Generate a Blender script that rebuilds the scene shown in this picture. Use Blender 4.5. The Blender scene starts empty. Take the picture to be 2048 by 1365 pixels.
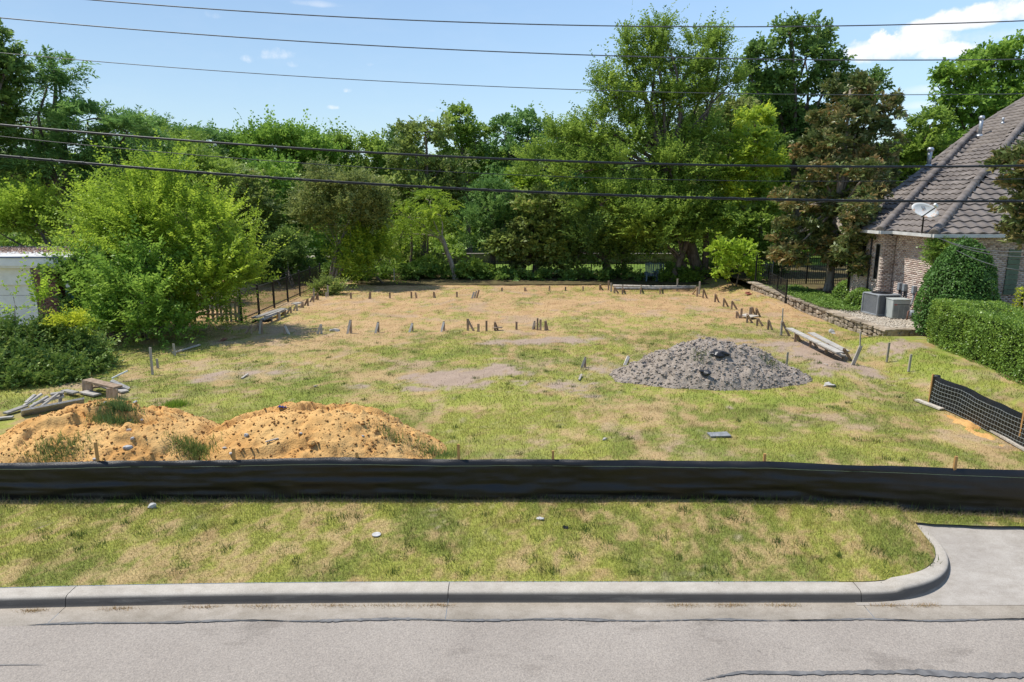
import bpy, math, random
import numpy as np
from mathutils import Vector

random.seed(7)
rng = np.random.default_rng(11)
SC = bpy.context.scene
COL = SC.collection

# ------------------------------------------------------------------ camera, sky, sun, exposure
H, PITCH, F = 5.0, math.radians(11.67), 1365.3      # drone 5 m up, F in pixels of a 2048 wide picture
cam_d = bpy.data.cameras.new('camera'); cam = bpy.data.objects.new('camera', cam_d); COL.objects.link(cam)
cam.location = (0, 0, H); cam.rotation_euler = (math.pi/2 - PITCH, 0, 0)
cam_d.sensor_width = 36; cam_d.lens = 36*F/2048; cam_d.clip_end = 3000; cam_d.clip_start = 0.05
SC.camera = cam
SUN_EL, SUN_H = math.radians(61), (-0.94, 0.30)      # high, from the left and a little behind the lot
_n = math.hypot(*SUN_H); SUN_H = (SUN_H[0]/_n, SUN_H[1]/_n)
sd = bpy.data.lights.new('sun', 'SUN'); sun = bpy.data.objects.new('sun', sd); COL.objects.link(sun)
sd.energy = 3.45; sd.angle = math.radians(0.6); sd.color = (1.0, 0.955, 0.88)
sv = Vector((SUN_H[0]*math.cos(SUN_EL), SUN_H[1]*math.cos(SUN_EL), math.sin(SUN_EL)))
sun.rotation_euler = sv.to_track_quat('Z', 'Y').to_euler(); sun.location = (-40, 30, 60)
SC.view_settings.view_transform = 'Standard'; SC.view_settings.look = 'None'
SC.view_settings.exposure = 0.67; SC.view_settings.gamma = 1.0
SC.view_settings.use_curve_mapping = False
SC.cycles.max_bounces = 8; SC.cycles.diffuse_bounces = 5; SC.cycles.transmission_bounces = 4
SC.cycles.transparent_max_bounces = 4; SC.cycles.glossy_bounces = 2

def ray(px, py):
    cx, cy = (px-1024)/F, (682.5-py)/F
    c, s = math.cos(PITCH), math.sin(PITCH)
    return Vector((cx, c + cy*s, -s + cy*c))
def G(px, py, z=0.0):                # the ground point seen at a pixel of the photograph
    r = ray(px, py); t = (z-H)/r.z
    return Vector((r.x*t, r.y*t, z))
def AT(px, py, Y):                   # the point seen at a pixel, at distance Y
    r = ray(px, py); t = Y/r.y
    return Vector((r.x*t, Y, H + r.z*t))
def PXM(Y, z=2.0):                   # metres per pixel at distance Y
    return (Y*math.cos(PITCH) + (H-z)*math.sin(PITCH))/F

W = bpy.data.worlds.new('World'); SC.world = W; W.use_nodes = True
def build_world():
    nt = W.node_tree; nt.nodes.clear(); N = nt.nodes.new; Lk = nt.links.new
    out = N('ShaderNodeOutputWorld'); bg = N('ShaderNodeBackground'); bg.inputs['Strength'].default_value = 0.093
    sky = N('ShaderNodeTexSky'); sky.sky_type = 'NISHITA'; sky.sun_disc = False
    sky.sun_elevation = SUN_EL; sky.sun_rotation = math.atan2(-SUN_H[0], SUN_H[1])
    sky.air_density = 1.25; sky.dust_density = 0.35; sky.ozone_density = 2.2; sky.altitude = 200
    tc = N('ShaderNodeTexCoord'); sep = N('ShaderNodeSeparateXYZ'); Lk(tc.outputs['Generated'], sep.inputs[0])
    def M(op, a, b=None, c=None, clamp=False):
        m = N('ShaderNodeMath'); m.operation = op; m.use_clamp = clamp
        for i, v in enumerate((a, b, c)):
            if v is None: continue
            if isinstance(v, (int, float)): m.inputs[i].default_value = v
            else: Lk(v, m.inputs[i])
        return m.outputs[0]
    az = M('ARCTAN2', sep.outputs[0], sep.outputs[1]); el = M('ARCSINE', sep.outputs[2])
    def noise(scale, det, rough=0.6, off=0.0, stretch=1.0):
        cb = N('ShaderNodeCombineXYZ'); Lk(M('ADD', az, off), cb.inputs[0]); Lk(M('MULTIPLY', el, stretch), cb.inputs[1])
        n = N('ShaderNodeTexNoise'); n.inputs['Scale'].default_value = scale; n.inputs['Detail'].default_value = det
        n.inputs['Roughness'].default_value = rough; Lk(cb.outputs[0], n.inputs['Vector']); return n.outputs['Fac']
    n1 = noise(16, 8, 0.62); n2 = noise(55, 6, 0.6, 3.1); wisp = noise(9, 6, 0.6, 7.0, 2.6)
    wob = M('ADD', M('MULTIPLY', M('SUBTRACT', n1, 0.5), 2.6), M('MULTIPLY', M('SUBTRACT', n2, 0.5), 1.1))
    wob2 = M('ADD', M('MULTIPLY', M('SUBTRACT', n1, 0.5), 2.4), M('MULTIPLY', M('SUBTRACT', n2, 0.5), 3.6))
    clouds = [(1795,100,88,38,1.0),(1765,88,40,30,1.0),(1825,82,46,32,1.0),(1740,112,46,20,.85),(1885,106,72,19,1.0),(1960,40,80,24,1.0),(2000,32,70,26,1.0),(1905,44,50,14,.9),(2000,75,70,18,.7),(1848,182,55,11,.5),(1845,212,50,11,.5),
              (500,119,18,12,.45),(552,112,34,14,.45),(585,130,18,9,.3),(425,32,18,10,.2),(640,10,62,9,.4),(695,182,10,7,.75),
              (665,216,16,6,.55),(866,222,12,6,.25),(740,130,10,5,.15)]
    dirs = []
    for px, py, rx, ry, a in clouds:
        d = ray(px, py).normalized(); dirs.append((math.atan2(d.x, d.y), math.asin(d.z), rx/F, ry/F, a))
    r2 = random.Random(5)
    for k in range(16):               # the same fair-weather cumulus goes on all round the sky
        a0 = math.radians(50 + k*17.5 + r2.uniform(-6, 6)); a0 = a0 - 2*math.pi if a0 > math.pi else a0
        dirs.append((a0, math.radians(r2.uniform(5, 26)), r2.uniform(.03, .1), r2.uniform(.012, .03), r2.uniform(.3, 1)))
    tot = None; shade = None
    for a0, e0, ra, re, amp in dirs:
        dx = M('DIVIDE', M('SUBTRACT', az, a0), ra); dy = M('DIVIDE', M('SUBTRACT', el, e0), re)
        lower = M('MULTIPLY', M('LESS_THAN', dy, 0.0), 0.8)
        dy2 = M('MULTIPLY', dy, M('ADD', lower, 1.0))
        d2 = M('ADD', M('MULTIPLY', dx, dx), M('MULTIPLY', dy2, dy2))
        v = M('SUBTRACT', M('ADD', 0.75, wob if ra > .03 else wob2), d2)
        mr = N('ShaderNodeMapRange'); mr.interpolation_type = 'SMOOTHSTEP'; Lk(v, mr.inputs[0])
        mr.inputs[1].default_value = -0.1 if amp < .9 else -.15; mr.inputs[2].default_value = 1.5 if amp < .9 else .5; mr.inputs[4].default_value = amp
        tot = mr.outputs[0] if tot is None else M('MAXIMUM', tot, mr.outputs[0])
        g = M('MULTIPLY', mr.outputs[0], M('MULTIPLY_ADD', dy, -0.28, 0.22, clamp=True))
        shade = g if shade is None else M('MAXIMUM', shade, g)
    haze = N('ShaderNodeMapRange'); Lk(wisp, haze.inputs[0]); haze.inputs[1].default_value = .5; haze.inputs[2].default_value = .95; haze.inputs[4].default_value = .07
    tot = M('MAXIMUM', tot, haze.outputs[0])
    cc = N('ShaderNodeMix'); cc.data_type = 'RGBA'; Lk(shade, cc.inputs[0]); cc.inputs[6].default_value = (7.6, 7.6, 7.7, 1); cc.inputs[7].default_value = (4.6, 5.2, 6.3, 1)
    # thin pale haze low in the sky
    lo = N('ShaderNodeMapRange'); Lk(el, lo.inputs[0]); lo.inputs[1].default_value = -.02; lo.inputs[2].default_value = .5; lo.inputs[3].default_value = .42; lo.inputs[4].default_value = .05
    hz = N('ShaderNodeMix'); hz.data_type = 'RGBA'; Lk(lo.outputs[0], hz.inputs[0])
    tn = N('ShaderNodeMix'); tn.data_type = 'RGBA'; tn.blend_type = 'MULTIPLY'; tn.inputs[0].default_value = 1; Lk(sky.outputs[0], tn.inputs[6]); tn.inputs[7].default_value = (.90, 1.0, 1.09, 1); Lk(tn.outputs[2], hz.inputs[6]); hz.inputs[7].default_value = (4.0, 5.1, 6.6, 1)
    mx = N('ShaderNodeMix'); mx.data_type = 'RGBA'; Lk(tot, mx.inputs[0]); Lk(hz.outputs[2], mx.inputs[6]); Lk(cc.outputs[2], mx.inputs[7])
    Lk(mx.outputs[2], bg.inputs['Color']); Lk(bg.outputs[0], out.inputs[0])
build_world()

ORD = ['first','second','third','fourth','fifth','sixth','seventh','eighth','ninth','tenth','eleventh','twelfth','thirteenth','fourteenth','fifteenth','sixteenth','seventeenth','eighteenth','nineteenth','twentieth','twenty-first','twenty-second','twenty-third','twenty-fourth','twenty-fifth','twenty-sixth']
# ------------------------------------------------------------------ helpers: objects
def tag(o, label=None, cat=None, group=None, kind=None):
    if label: o['label'] = label
    if cat: o['category'] = cat
    if group: o['group'] = group
    if kind: o['kind'] = kind
    return o
def thing(name, loc, label, cat, group=None):
    o = bpy.data.objects.new(name, None); COL.objects.link(o); o.location = loc; o.empty_display_size = .2
    return tag(o, label, cat, group)
def mesh(name, V, Fc, mats, smooth=False):
    me = bpy.data.meshes.new(name); me.from_pydata([tuple(v) for v in V], [], [tuple(f) for f in Fc])
    if smooth: me.polygons.foreach_set('use_smooth', [True]*len(me.polygons))
    for m in (mats if isinstance(mats, (list, tuple)) else [mats]): me.materials.append(m)
    me.update(); return me
def obj(name, me, parent=None, loc=(0, 0, 0)):
    o = bpy.data.objects.new(name, me); COL.objects.link(o); o.location = loc
    if parent: o.parent = parent
    return o
def fast_mesh(name, V, Fq, mat, attrs=None, smooth=False):
    """V (n,3) float, Fq (m,k) int with constant k; attrs {name: (type, domain, data)}"""
    me = bpy.data.meshes.new(name); V = np.ascontiguousarray(V, dtype=np.float32); Fq = np.ascontiguousarray(Fq, dtype=np.int32)
    m, k = Fq.shape
    me.vertices.add(len(V)); me.vertices.foreach_set('co', V.ravel())
    me.loops.add(m*k); me.loops.foreach_set('vertex_index', Fq.ravel())
    me.polygons.add(m); me.polygons.foreach_set('loop_start', np.arange(0, m*k, k, dtype=np.int32))
    if smooth: me.polygons.foreach_set('use_smooth', np.ones(m, dtype=bool))
    me.update(calc_edges=True)
    for an, (ty, dom, data) in (attrs or {}).items():
        a = me.attributes.new(an, ty, dom)
        a.data.foreach_set('color' if 'COLOR' in ty else 'value', np.ascontiguousarray(data, dtype=np.float32).ravel())
    me.materials.append(mat); return me
class MB:
    """collects small solids, then builds one mesh; coordinates are relative to base"""
    def __init__(s, base=(0, 0, 0)): s.v = []; s.f = []; s.b = Vector(base)
    def add(s, V, Fc):
        n = len(s.v); s.v += [Vector(v) - s.b for v in V]; s.f += [tuple(i+n for i in f) for f in Fc]; return s
    def box(s, x0, x1, y0, y1, z0, z1):
        V = [(x, y, z) for z in (z0, z1) for y in (y0, y1) for x in (x0, x1)]
        return s.add(V, [(0,2,3,1),(4,5,7,6),(0,1,5,4),(2,6,7,3),(0,4,6,2),(1,3,7,5)])
    def beam(s, p0, p1, w, t, up=(0, 0, 1), cut=0.0, rough=0.0):
        p0, p1 = Vector(p0), Vector(p1); d = (p1-p0).normalized(); u = Vector(up)
        a = d.cross(u)
        if a.length < 1e-3: a = d.cross(Vector((0, 1, 0)))
        a.normalize(); b = a.cross(d).normalized(); V = []
        for p, k in ((p0, 0), (p1, 1)):
            for sa, sb in ((-1,-1),(1,-1),(1,1),(-1,1)):
                q = p + a*sa*w/2 + b*sb*t/2 + d*(cut*sa*(1 if k else -1))
                V.append(q + Vector((random.uniform(-1,1), random.uniform(-1,1), random.uniform(-1,1)))*rough)
        return s.add(V, [(3,2,1,0),(4,5,6,7),(0,1,5,4),(1,2,6,5),(2,3,7,6),(3,0,4,7)])
    def tube(s, pts, rad, n=6, cap=True):
        pts = [Vector(p) for p in pts]; V = []; Fc = []
        rad = rad if isinstance(rad, (list, tuple)) else [rad]*len(pts)
        d = (pts[1]-pts[0]).normalized(); a = d.cross(Vector((.3, .2, 1)) if abs(d.z) < .9 else Vector((0, 1, .1))).normalized()
        for i, p in enumerate(pts):
            d = (pts[min(i+1, len(pts)-1)]-pts[max(i-1, 0)]).normalized()
            a = (a - d*a.dot(d)).normalized(); b = d.cross(a)
            for k in range(n):
                t = 2*math.pi*k/n; V.append(p + (a*math.cos(t)+b*math.sin(t))*rad[i])
        for i in range(len(pts)-1):
            for k in range(n):
                k2 = (k+1) % n; Fc.append((i*n+k, i*n+k2, (i+1)*n+k2, (i+1)*n+k))
        if cap: Fc.append(tuple(range(n-1, -1, -1))); Fc.append(tuple((len(pts)-1)*n+k for k in range(n)))
        return s.add(V, Fc)
    def lathe(s, c, prof, n=16, axis='z'):
        V = []; Fc = []; c = Vector(c)
        for r, h in prof:
            for k in range(n):
                t = 2*math.pi*k/n; q = (r*math.cos(t), r*math.sin(t), h)
                if axis == 'x': q = (h, q[0], q[1])
                if axis == 'y': q = (q[0], h, q[1])
                V.append(c+Vector(q))
        for i in range(len(prof)-1):
            for k in range(n):
                k2 = (k+1) % n; Fc.append((i*n+k, i*n+k2, (i+1)*n+k2, (i+1)*n+k))
        Fc.append(tuple(range(n-1, -1, -1))); Fc.append(tuple((len(prof)-1)*n+k for k in range(n)))
        return s.add(V, Fc)
    def poly(s, V, Fc=None): return s.add(V, Fc or [tuple(range(len(V)))])
    def build(s, name, mat, parent=None, smooth=False, loc=None, bevel=0):
        me = mesh(name, s.v, s.f, mat, smooth); o = obj(name, me, parent, loc if loc is not None else ((0, 0, 0) if parent else tuple(s.b)))
        if bevel:
            m = o.modifiers.new('bevel', 'BEVEL'); m.width = bevel; m.segments = 2; m.limit_method = 'ANGLE'
        return o
def rock_mesh(name, mat, r, seed, flat=.7, sub=2, rough=.35):
    """an irregular stone from a jittered icosphere"""
    import bmesh
    bm = bmesh.new(); bmesh.ops.create_icosphere(bm, subdivisions=sub, radius=1); rr = random.Random(seed)
    ph = [(rr.uniform(-1, 1), rr.uniform(-1, 1), rr.uniform(-1, 1), rr.uniform(0, 6)) for _ in range(6)]
    for v in bm.verts:
        c = v.co; k = 1 + rough*sum(math.sin(3*(c.x*a+c.y*b+c.z*d)+e) for a, b, d, e in ph)/3 + rr.uniform(-.06, .06)
        v.co = Vector((c.x*k*r, c.y*k*r*.85, c.z*k*r*flat))
    me = bpy.data.meshes.new(name); bm.to_mesh(me); bm.free(); me.materials.append(mat); return me

# ------------------------------------------------------------------ helpers: noise
def vnoise(x, y, seed=0):
    x = np.asarray(x, float); y = np.asarray(y, float)
    xi = np.floor(x).astype(np.int64); yi = np.floor(y).astype(np.int64); xf = x-xi; yf = y-yi
    def h(a, b):
        n = (a*374761393 + b*668265263 + seed*1442695041) & 0xffffffff
        n = ((n ^ (n >> 15))*0x2c1b3c6d) & 0xffffffff; n = ((n ^ (n >> 12))*0x297a2d39) & 0xffffffff; n = ((n ^ (n >> 15))*0x85ebca6b) & 0xffffffff
        return ((n ^ (n >> 16)) & 0xffff)/65535.0
    u = xf*xf*(3-2*xf); v = yf*yf*(3-2*yf)
    return (h(xi, yi)*(1-u)+h(xi+1, yi)*u)*(1-v) + (h(xi, yi+1)*(1-u)+h(xi+1, yi+1)*u)*v
def fbm(x, y, oct=4, seed=0, gain=.5):
    t = 0; a = 1; s = 0
    for o in range(oct):
        t = t + a*vnoise(np.asarray(x)*2**o+o*17.3, np.asarray(y)*2**o+o*9.1, seed+o); s += a; a *= gain
    return t/s
def sstep(x, a, b):
    t = np.clip((np.asarray(x, float)-a)/(b-a), 0, 1); return t*t*(3-2*t)

# ------------------------------------------------------------------ helpers: materials
def new_mat(name):
    m = bpy.data.materials.new(name); m.use_nodes = True; nt = m.node_tree; b = nt.nodes['Principled BSDF']; return m, nt, b
def rgb(c): return (c[0], c[1], c[2], 1)
def pmat(name, c1, c2=None, scale=8.0, rough=.7, spec=.3, bump=0.0, bscale=None, stretch=(1, 1, 1), metal=0.0, rnd=0.0, detail=5, coord='Object', lo=.35, hi=.65):
    """noise-mottled paint, wood, stone, metal"""
    m, nt, b = new_mat(name); N = nt.nodes.new; L = nt.links.new
    b.inputs['Roughness'].default_value = rough; b.inputs['Specular IOR Level'].default_value = spec; b.inputs['Metallic'].default_value = metal
    tc = N('ShaderNodeTexCoord'); mp = N('ShaderNodeMapping'); mp.inputs['Scale'].default_value = stretch
    if coord == 'World':
        ge = N('ShaderNodeNewGeometry'); L(ge.outputs['Position'], mp.inputs[0])
    else: L(tc.outputs[coord], mp.inputs[0])
    n = N('ShaderNodeTexNoise'); n.inputs['Scale'].default_value = scale; n.inputs['Detail'].default_value = detail; n.inputs['Roughness'].default_value = .6; L(mp.outputs[0], n.inputs['Vector'])
    r = N('ShaderNodeValToRGB'); r.color_ramp.elements[0].position = lo; r.color_ramp.elements[1].position = hi
    r.color_ramp.elements[0].color = rgb(c1); r.color_ramp.elements[1].color = rgb(c2 or c1); L(n.outputs['Fac'], r.inputs[0])
    col = r.outputs[0]
    if rnd:
        oi = N('ShaderNodeObjectInfo'); hv = N('ShaderNodeHueSaturation'); mr = N('ShaderNodeMapRange')
        mr.inputs[3].default_value = 1-rnd; mr.inputs[4].default_value = 1+rnd; L(oi.outputs['Random'], mr.inputs[0]); L(mr.outputs[0], hv.inputs['Value']); L(col, hv.inputs['Color']); col = hv.outputs[0]
    L(col, b.inputs['Base Color'])
    if bump:
        bn = N('ShaderNodeTexNoise'); bn.inputs['Scale'].default_value = bscale or scale*3; bn.inputs['Detail'].default_value = 4; L(mp.outputs[0], bn.inputs['Vector'])
        bu = N('ShaderNodeBump'); bu.inputs['Strength'].default_value = bump; bu.inputs['Distance'].default_value = .02; L(bn.outputs['Fac'], bu.inputs['Height']); L(bu.outputs[0], b.inputs['Normal'])
    return m
def leaf_mat(name, stops, trans=.4, rough=.5, spec=.25, warm=1.15):
    """stops: colours from dark to light along the per-leaf tint"""
    m, nt, b = new_mat(name); N = nt.nodes.new; L = nt.links.new
    at = N('ShaderNodeAttribute'); at.attribute_name = 'tint'
    r = N('ShaderNodeValToRGB'); el = r.color_ramp.elements
    while len(el) < len(stops): el.new(.5)
    for i, (p, c) in enumerate(stops): el[i].position = p; el[i].color = rgb([min(.8, 2.3*q) for q in c])
    L(at.outputs['Fac'], r.inputs[0])
    b.inputs['Roughness'].default_value = rough; b.inputs['Specular IOR Level'].default_value = spec; L(r.outputs[0], b.inputs['Base Color'])
    tr = N('ShaderNodeBsdfTranslucent'); hs = N('ShaderNodeHueSaturation'); hs.inputs['Hue'].default_value = .497; hs.inputs['Saturation'].default_value = .97; hs.inputs['Value'].default_value = warm
    L(r.outputs[0], hs.inputs['Color']); L(hs.outputs[0], tr.inputs[0])
    mx = N('ShaderNodeMixShader'); mx.inputs[0].default_value = trans; L(b.outputs[0], mx.inputs[1]); L(tr.outputs[0], mx.inputs[2])
    L(mx.outputs[0], nt.nodes['Material Output'].inputs[0]); return m
def attr_mat(name, attr, rough=.9, nscale=40, namt=.25, bump=.3, bscale=60, trans=0.0, spec=.15):
    """colour carried by the mesh (which plant or soil grows there), broken up by fine grain"""
    m, nt, b = new_mat(name); N = nt.nodes.new; L = nt.links.new
    at = N('ShaderNodeAttribute'); at.attribute_name = attr; ge = N('ShaderNodeNewGeometry')
    n = N('ShaderNodeTexNoise'); n.inputs['Scale'].default_value = nscale; n.inputs['Detail'].default_value = 5; n.inputs['Roughness'].default_value = .65; L(ge.outputs['Position'], n.inputs['Vector'])
    mr = N('ShaderNodeMapRange'); mr.inputs[1].default_value = .3; mr.inputs[2].default_value = .7; mr.inputs[3].default_value = 1-namt; mr.inputs[4].default_value = 1+namt; L(n.outputs['Fac'], mr.inputs[0])
    hv = N('ShaderNodeHueSaturation'); L(mr.outputs[0], hv.inputs['Value']); L(at.outputs['Color'], hv.inputs['Color']); L(hv.outputs[0], b.inputs['Base Color'])
    b.inputs['Roughness'].default_value = rough; b.inputs['Specular IOR Level'].default_value = spec
    if bump:
        bn = N('ShaderNodeTexNoise'); bn.inputs['Scale'].default_value = bscale; bn.inputs['Detail'].default_value = 4; L(ge.outputs['Position'], bn.inputs['Vector'])
        bu = N('ShaderNodeBump'); bu.inputs['Strength'].default_value = bump; bu.inputs['Distance'].default_value = .03; L(bn.outputs['Fac'], bu.inputs['Height']); L(bu.outputs[0], b.inputs['Normal'])
    if trans:
        tr = N('ShaderNodeBsdfTranslucent'); L(hv.outputs[0], tr.inputs[0]); mx = N('ShaderNodeMixShader'); mx.inputs[0].default_value = trans
        L(b.outputs[0], mx.inputs[1]); L(tr.outputs[0], mx.inputs[2]); L(mx.outputs[0], nt.nodes['Material Output'].inputs[0])
    return m

def concrete_mat(name, base, dark, grime=None):
    m, nt, b = new_mat(name); N = nt.nodes.new; L = nt.links.new
    ge = N('ShaderNodeNewGeometry'); b.inputs['Roughness'].default_value = .85; b.inputs['Specular IOR Level'].default_value = .2
    def noise(s, d=5, st=(1, 1, 1), r=.6):
        mp = N('ShaderNodeMapping'); mp.inputs['Scale'].default_value = st; L(ge.outputs['Position'], mp.inputs[0])
        n = N('ShaderNodeTexNoise'); n.inputs['Scale'].default_value = s; n.inputs['Detail'].default_value = d; n.inputs['Roughness'].default_value = r; L(mp.outputs[0], n.inputs['Vector']); return n.outputs['Fac']
    def ramp(f, p0, c0, p1, c1):
        r = N('ShaderNodeValToRGB'); e = r.color_ramp.elements; e[0].position = p0; e[1].position = p1; e[0].color = rgb(c0); e[1].color = rgb(c1); L(f, r.inputs[0]); return r.outputs[0]
    def mix(f, a, c, bl='MIX'):
        x = N('ShaderNodeMix'); x.data_type = 'RGBA'; x.blend_type = bl
        if isinstance(f, float): x.inputs[0].default_value = f
        else: L(f, x.inputs[0])
        for i, v in ((6, a), (7, c)):
            if isinstance(v, tuple): x.inputs[i].default_value = rgb(v)
            else: L(v, x.inputs[i])
        return x.outputs[2]
    col = ramp(noise(1.3, 6), .3, dark, .62, base)
    col = mix(1.0, col, ramp(noise(90, 3), .25, (.72, .72, .72), .75, (1.15, 1.15, 1.15)), 'MULTIPLY')
    col = mix(1.0, col, ramp(noise(7, 6, (.6, 1, 1), .7), .30, (.84, .825, .80), .58, (1.04, 1.04, 1.04)), 'MULTIPLY')
    if grime:     # old tyre and splash stains: streaky, masked to the steep faces
        st = ramp(noise(2.2, 7, (.35, 1, 3.2), .7), .14, (.25, .25, .25), .46, (1, 1, 1))
        sn = N('ShaderNodeSeparateXYZ'); L(ge.outputs['Normal'], sn.inputs[0])
        ab = N('ShaderNodeMath'); ab.operation = 'ABSOLUTE'; L(sn.outputs[2], ab.inputs[0])
        mr = N('ShaderNodeMapRange'); L(ab.outputs[0], mr.inputs[0]); mr.inputs[1].default_value = .8; mr.inputs[2].default_value = .35
        a2 = N('ShaderNodeMath'); a2.operation = 'MULTIPLY'; L(st, a2.inputs[0]); L(mr.outputs[0], a2.inputs[1])
        a3 = N('ShaderNodeMath'); a3.operation = 'MULTIPLY'; L(a2.outputs[0], a3.inputs[0]); a3.inputs[1].default_value = .9
        col = mix(a3.outputs[0], col, grime)
    L(col, b.inputs['Base Color'])
    bn = noise(70, 4); bu = N('ShaderNodeBump'); bu.inputs['Strength'].default_value = .25; bu.inputs['Distance'].default_value = .01; L(bn, bu.inputs['Height']); L(bu.outputs[0], b.inputs['Normal'])
    return m

def asphalt_mat():
    m, nt, b = new_mat('asphalt'); N = nt.nodes.new; L = nt.links.new
    ge = N('ShaderNodeNewGeometry'); b.inputs['Roughness'].default_value = .88; b.inputs['Specular IOR Level'].default_value = .2
    def tex(kind, s, d=4, st=(1, 1, 1)):
        mp = N('ShaderNodeMapping'); mp.inputs['Scale'].default_value = st; L(ge.outputs['Position'], mp.inputs[0])
        n = N(kind); n.inputs['Scale'].default_value = s
        if kind == 'ShaderNodeTexNoise': n.inputs['Detail'].default_value = d; n.inputs['Roughness'].default_value = .65
        L(mp.outputs[0], n.inputs['Vector']); return n
    def ramp(f, *st):
        r = N('ShaderNodeValToRGB'); e = r.color_ramp.elements
        while len(e) < len(st): e.new(.5)
        for i, (p, c) in enumerate(st): e[i].position = p; e[i].color = rgb(c)
        L(f, r.inputs[0]); return r.outputs[0]
    def mult(a, c, f=1.0):
        x = N('ShaderNodeMix'); x.data_type = 'RGBA'; x.blend_type = 'MULTIPLY'; x.inputs[0].default_value = f; L(a, x.inputs[6]); L(c, x.inputs[7]); return x.outputs[2]
    base = ramp(tex('ShaderNodeTexNoise', .7, 5).outputs['Fac'], (.3, (.282, .246, .21)), (.7, (.335, .295, .253)))
    v = tex('ShaderNodeTexVoronoi', 85); agg = ramp(v.outputs['Color'], (0, (.78, .78, .78)), (.5, (1, 1, 1)), (1, (1.2, 1.18, 1.15)))
    col = mult(base, agg)
    col = mult(col, ramp(tex('ShaderNodeTexNoise', 45, 3).outputs['Fac'], (.3, (.8, .8, .8)), (.65, (1.1, 1.1, 1.1))))
    # oil and rubber stains
    col = mult(col, ramp(tex('ShaderNodeTexNoise', 1.6, 6, (.55, 1, 1)).outputs['Fac'], (.31, (.6, .59, .58)), (.42, (1, 1, 1))), .6)
    col = mult(col, ramp(tex('ShaderNodeTexNoise', 5, 3).outputs['Fac'], (.2, (.45, .45, .45)), (.26, (1, 1, 1))), .7)
    L(col, b.inputs['Base Color'])
    bu = N('ShaderNodeBump'); bu.inputs['Strength'].default_value = .35; bu.inputs['Distance'].default_value = .008; L(v.outputs['Distance'], bu.inputs['Height']); L(bu.outputs[0], b.inputs['Normal'])
    return m
M_ASPH = asphalt_mat()
M_CONC = concrete_mat('kerb_concrete', (.47, .425, .36), (.38, .34, .285), (.085, .075, .067))
M_GUT = concrete_mat('gutter_concrete', (.38, .33, .27), (.29, .248, .195))
M_DRIVE = concrete_mat('driveway_concrete', (.41, .37, .32), (.345, .308, .265))
M_TAR = pmat('tar_seal', (.10, .097, .095), (.19, .183, .177), 7, .75, .3, coord='World')
M_WOODB = pmat('weathered_brown_wood', (.24, .168, .112), (.42, .31, .22), 14, .85, .15, .5, 60, (1, 1, .25), rnd=.3)
M_WOODG = pmat('bleached_grey_wood', (.33, .295, .245), (.52, .47, .40), 10, .85, .15, .5, 50, (1, 1, .3), rnd=.2)
M_WOODP = pmat('silvered_plank_wood', (.27, .25, .22), (.45, .42, .375), 6, .85, .15, .5, 40, (.5, 3, 3), rnd=.25)
M_WOODN = pmat('new_stake_wood', (.36, .19, .065), (.5, .29, .11), 12, .8, .2, .3, 60, (1, 1, .2), rnd=.12)
M_BARK = pmat('grey_bark', (.085, .066, .05), (.21, .175, .14), 9, .95, .1, .9, 22, (1, 1, .3), coord='World')
M_BARKL = pmat('pale_bark', (.2, .168, .132), (.37, .32, .265), 8, .95, .1, .8, 22, (1, 1, .3), coord='World')
M_IRON = pmat('black_iron', (.012, .012, .014), (.02, .02, .022), 20, .45, .4)
M_GALV = pmat('galvanised_steel', (.35, .37, .39), (.5, .52, .54), 12, .45, .4, metal=.6)
M_WHITE = pmat('white_paint', (.66, .67, .66), (.76, .77, .76), 4, .6, .3)
M_GREY = pmat('grey_enamel', (.19, .2, .205), (.25, .26, .265), 5, .5, .4)
# ------------------------------------------------------------------ the setting: road, gutter, kerb, driveway, verge, lot
def Yk(x):                    # back edge of the kerb
    x = np.asarray(x, float); return 8.53 - .0042*np.where(x < -1, (x+1)**2, 0)
def Yf(x):                    # silt fence line
    x = np.asarray(x, float); return 10.78 - .0125*np.clip(x-2, 0, 9)**2 - .0015*np.where(x < -2, np.minimum((x+2)**2, 60), 0)
ZR, ZK = -.30, -.15           # road and kerb top
def hgt(x, y):                # height of the lot
    x = np.asarray(x, float); y = np.asarray(y, float)
    z = .05*(fbm(x*.35, y*.35, 3, 3)-.5) + .035*(fbm(x*1.7, y*1.7, 3, 5)-.5)
    z = z + .36*sstep(x, 11.0, 13.0)*(1-sstep(y, 23.2, 24.6)) + .22*sstep(x, 11.6, 12.9)*sstep(y, 29, 33)*(1-sstep(x, 13.0, 13.3))
    z = z + .12*np.exp(-((x-9.6)/.9)**2-((y-20.2)/1.2)**2)*fbm(x*3, y*3, 2, 9)*2
    z = z - .25*sstep(-x, 13.5, 16)*sstep(y, 14, 17)*(1-sstep(y, 30, 34))
    return z*sstep(y, 10.4, 11.2)
def hz(x, y): return float(hgt(x, y))

GREEN, LIME, STRAW, PALE, DIRT, DARKG = [np.array(c) for c in ((.15,.195,.03),(.26,.285,.048),(.355,.236,.110),(.46,.325,.172),(.335,.25,.187),(.07,.11,.025))]
DP = []
for px, py, rx, ry, a in ((1050,684,95,9,1),(1160,679,40,7,.6),(900,747,120,12,1),(1000,738,90,10,.9),(1110,765,90,13,.7),(860,772,60,10,.6),(1640,712,80,28,1.),(1560,688,60,8,.9),(1690,735,70,18,.9),
                          (1200,735,60,12,.8),(980,690,50,6,.7),(400,757,60,10,.75),(480,752,70,10,.6),(1790,715,50,14,.5),(1480,680,120,6,.6),(1150,790,60,10,.5),(960,765,40,6,.7),(720,775,60,8,.5),(1640,745,60,9,.7)):
    p = G(px, py); q = G(px, py+ry); DP.append((p.x, p.y, rx*PXM(p.y, 0), max(.35, p.y-q.y), a))
GP = []                       # lush spots
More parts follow.
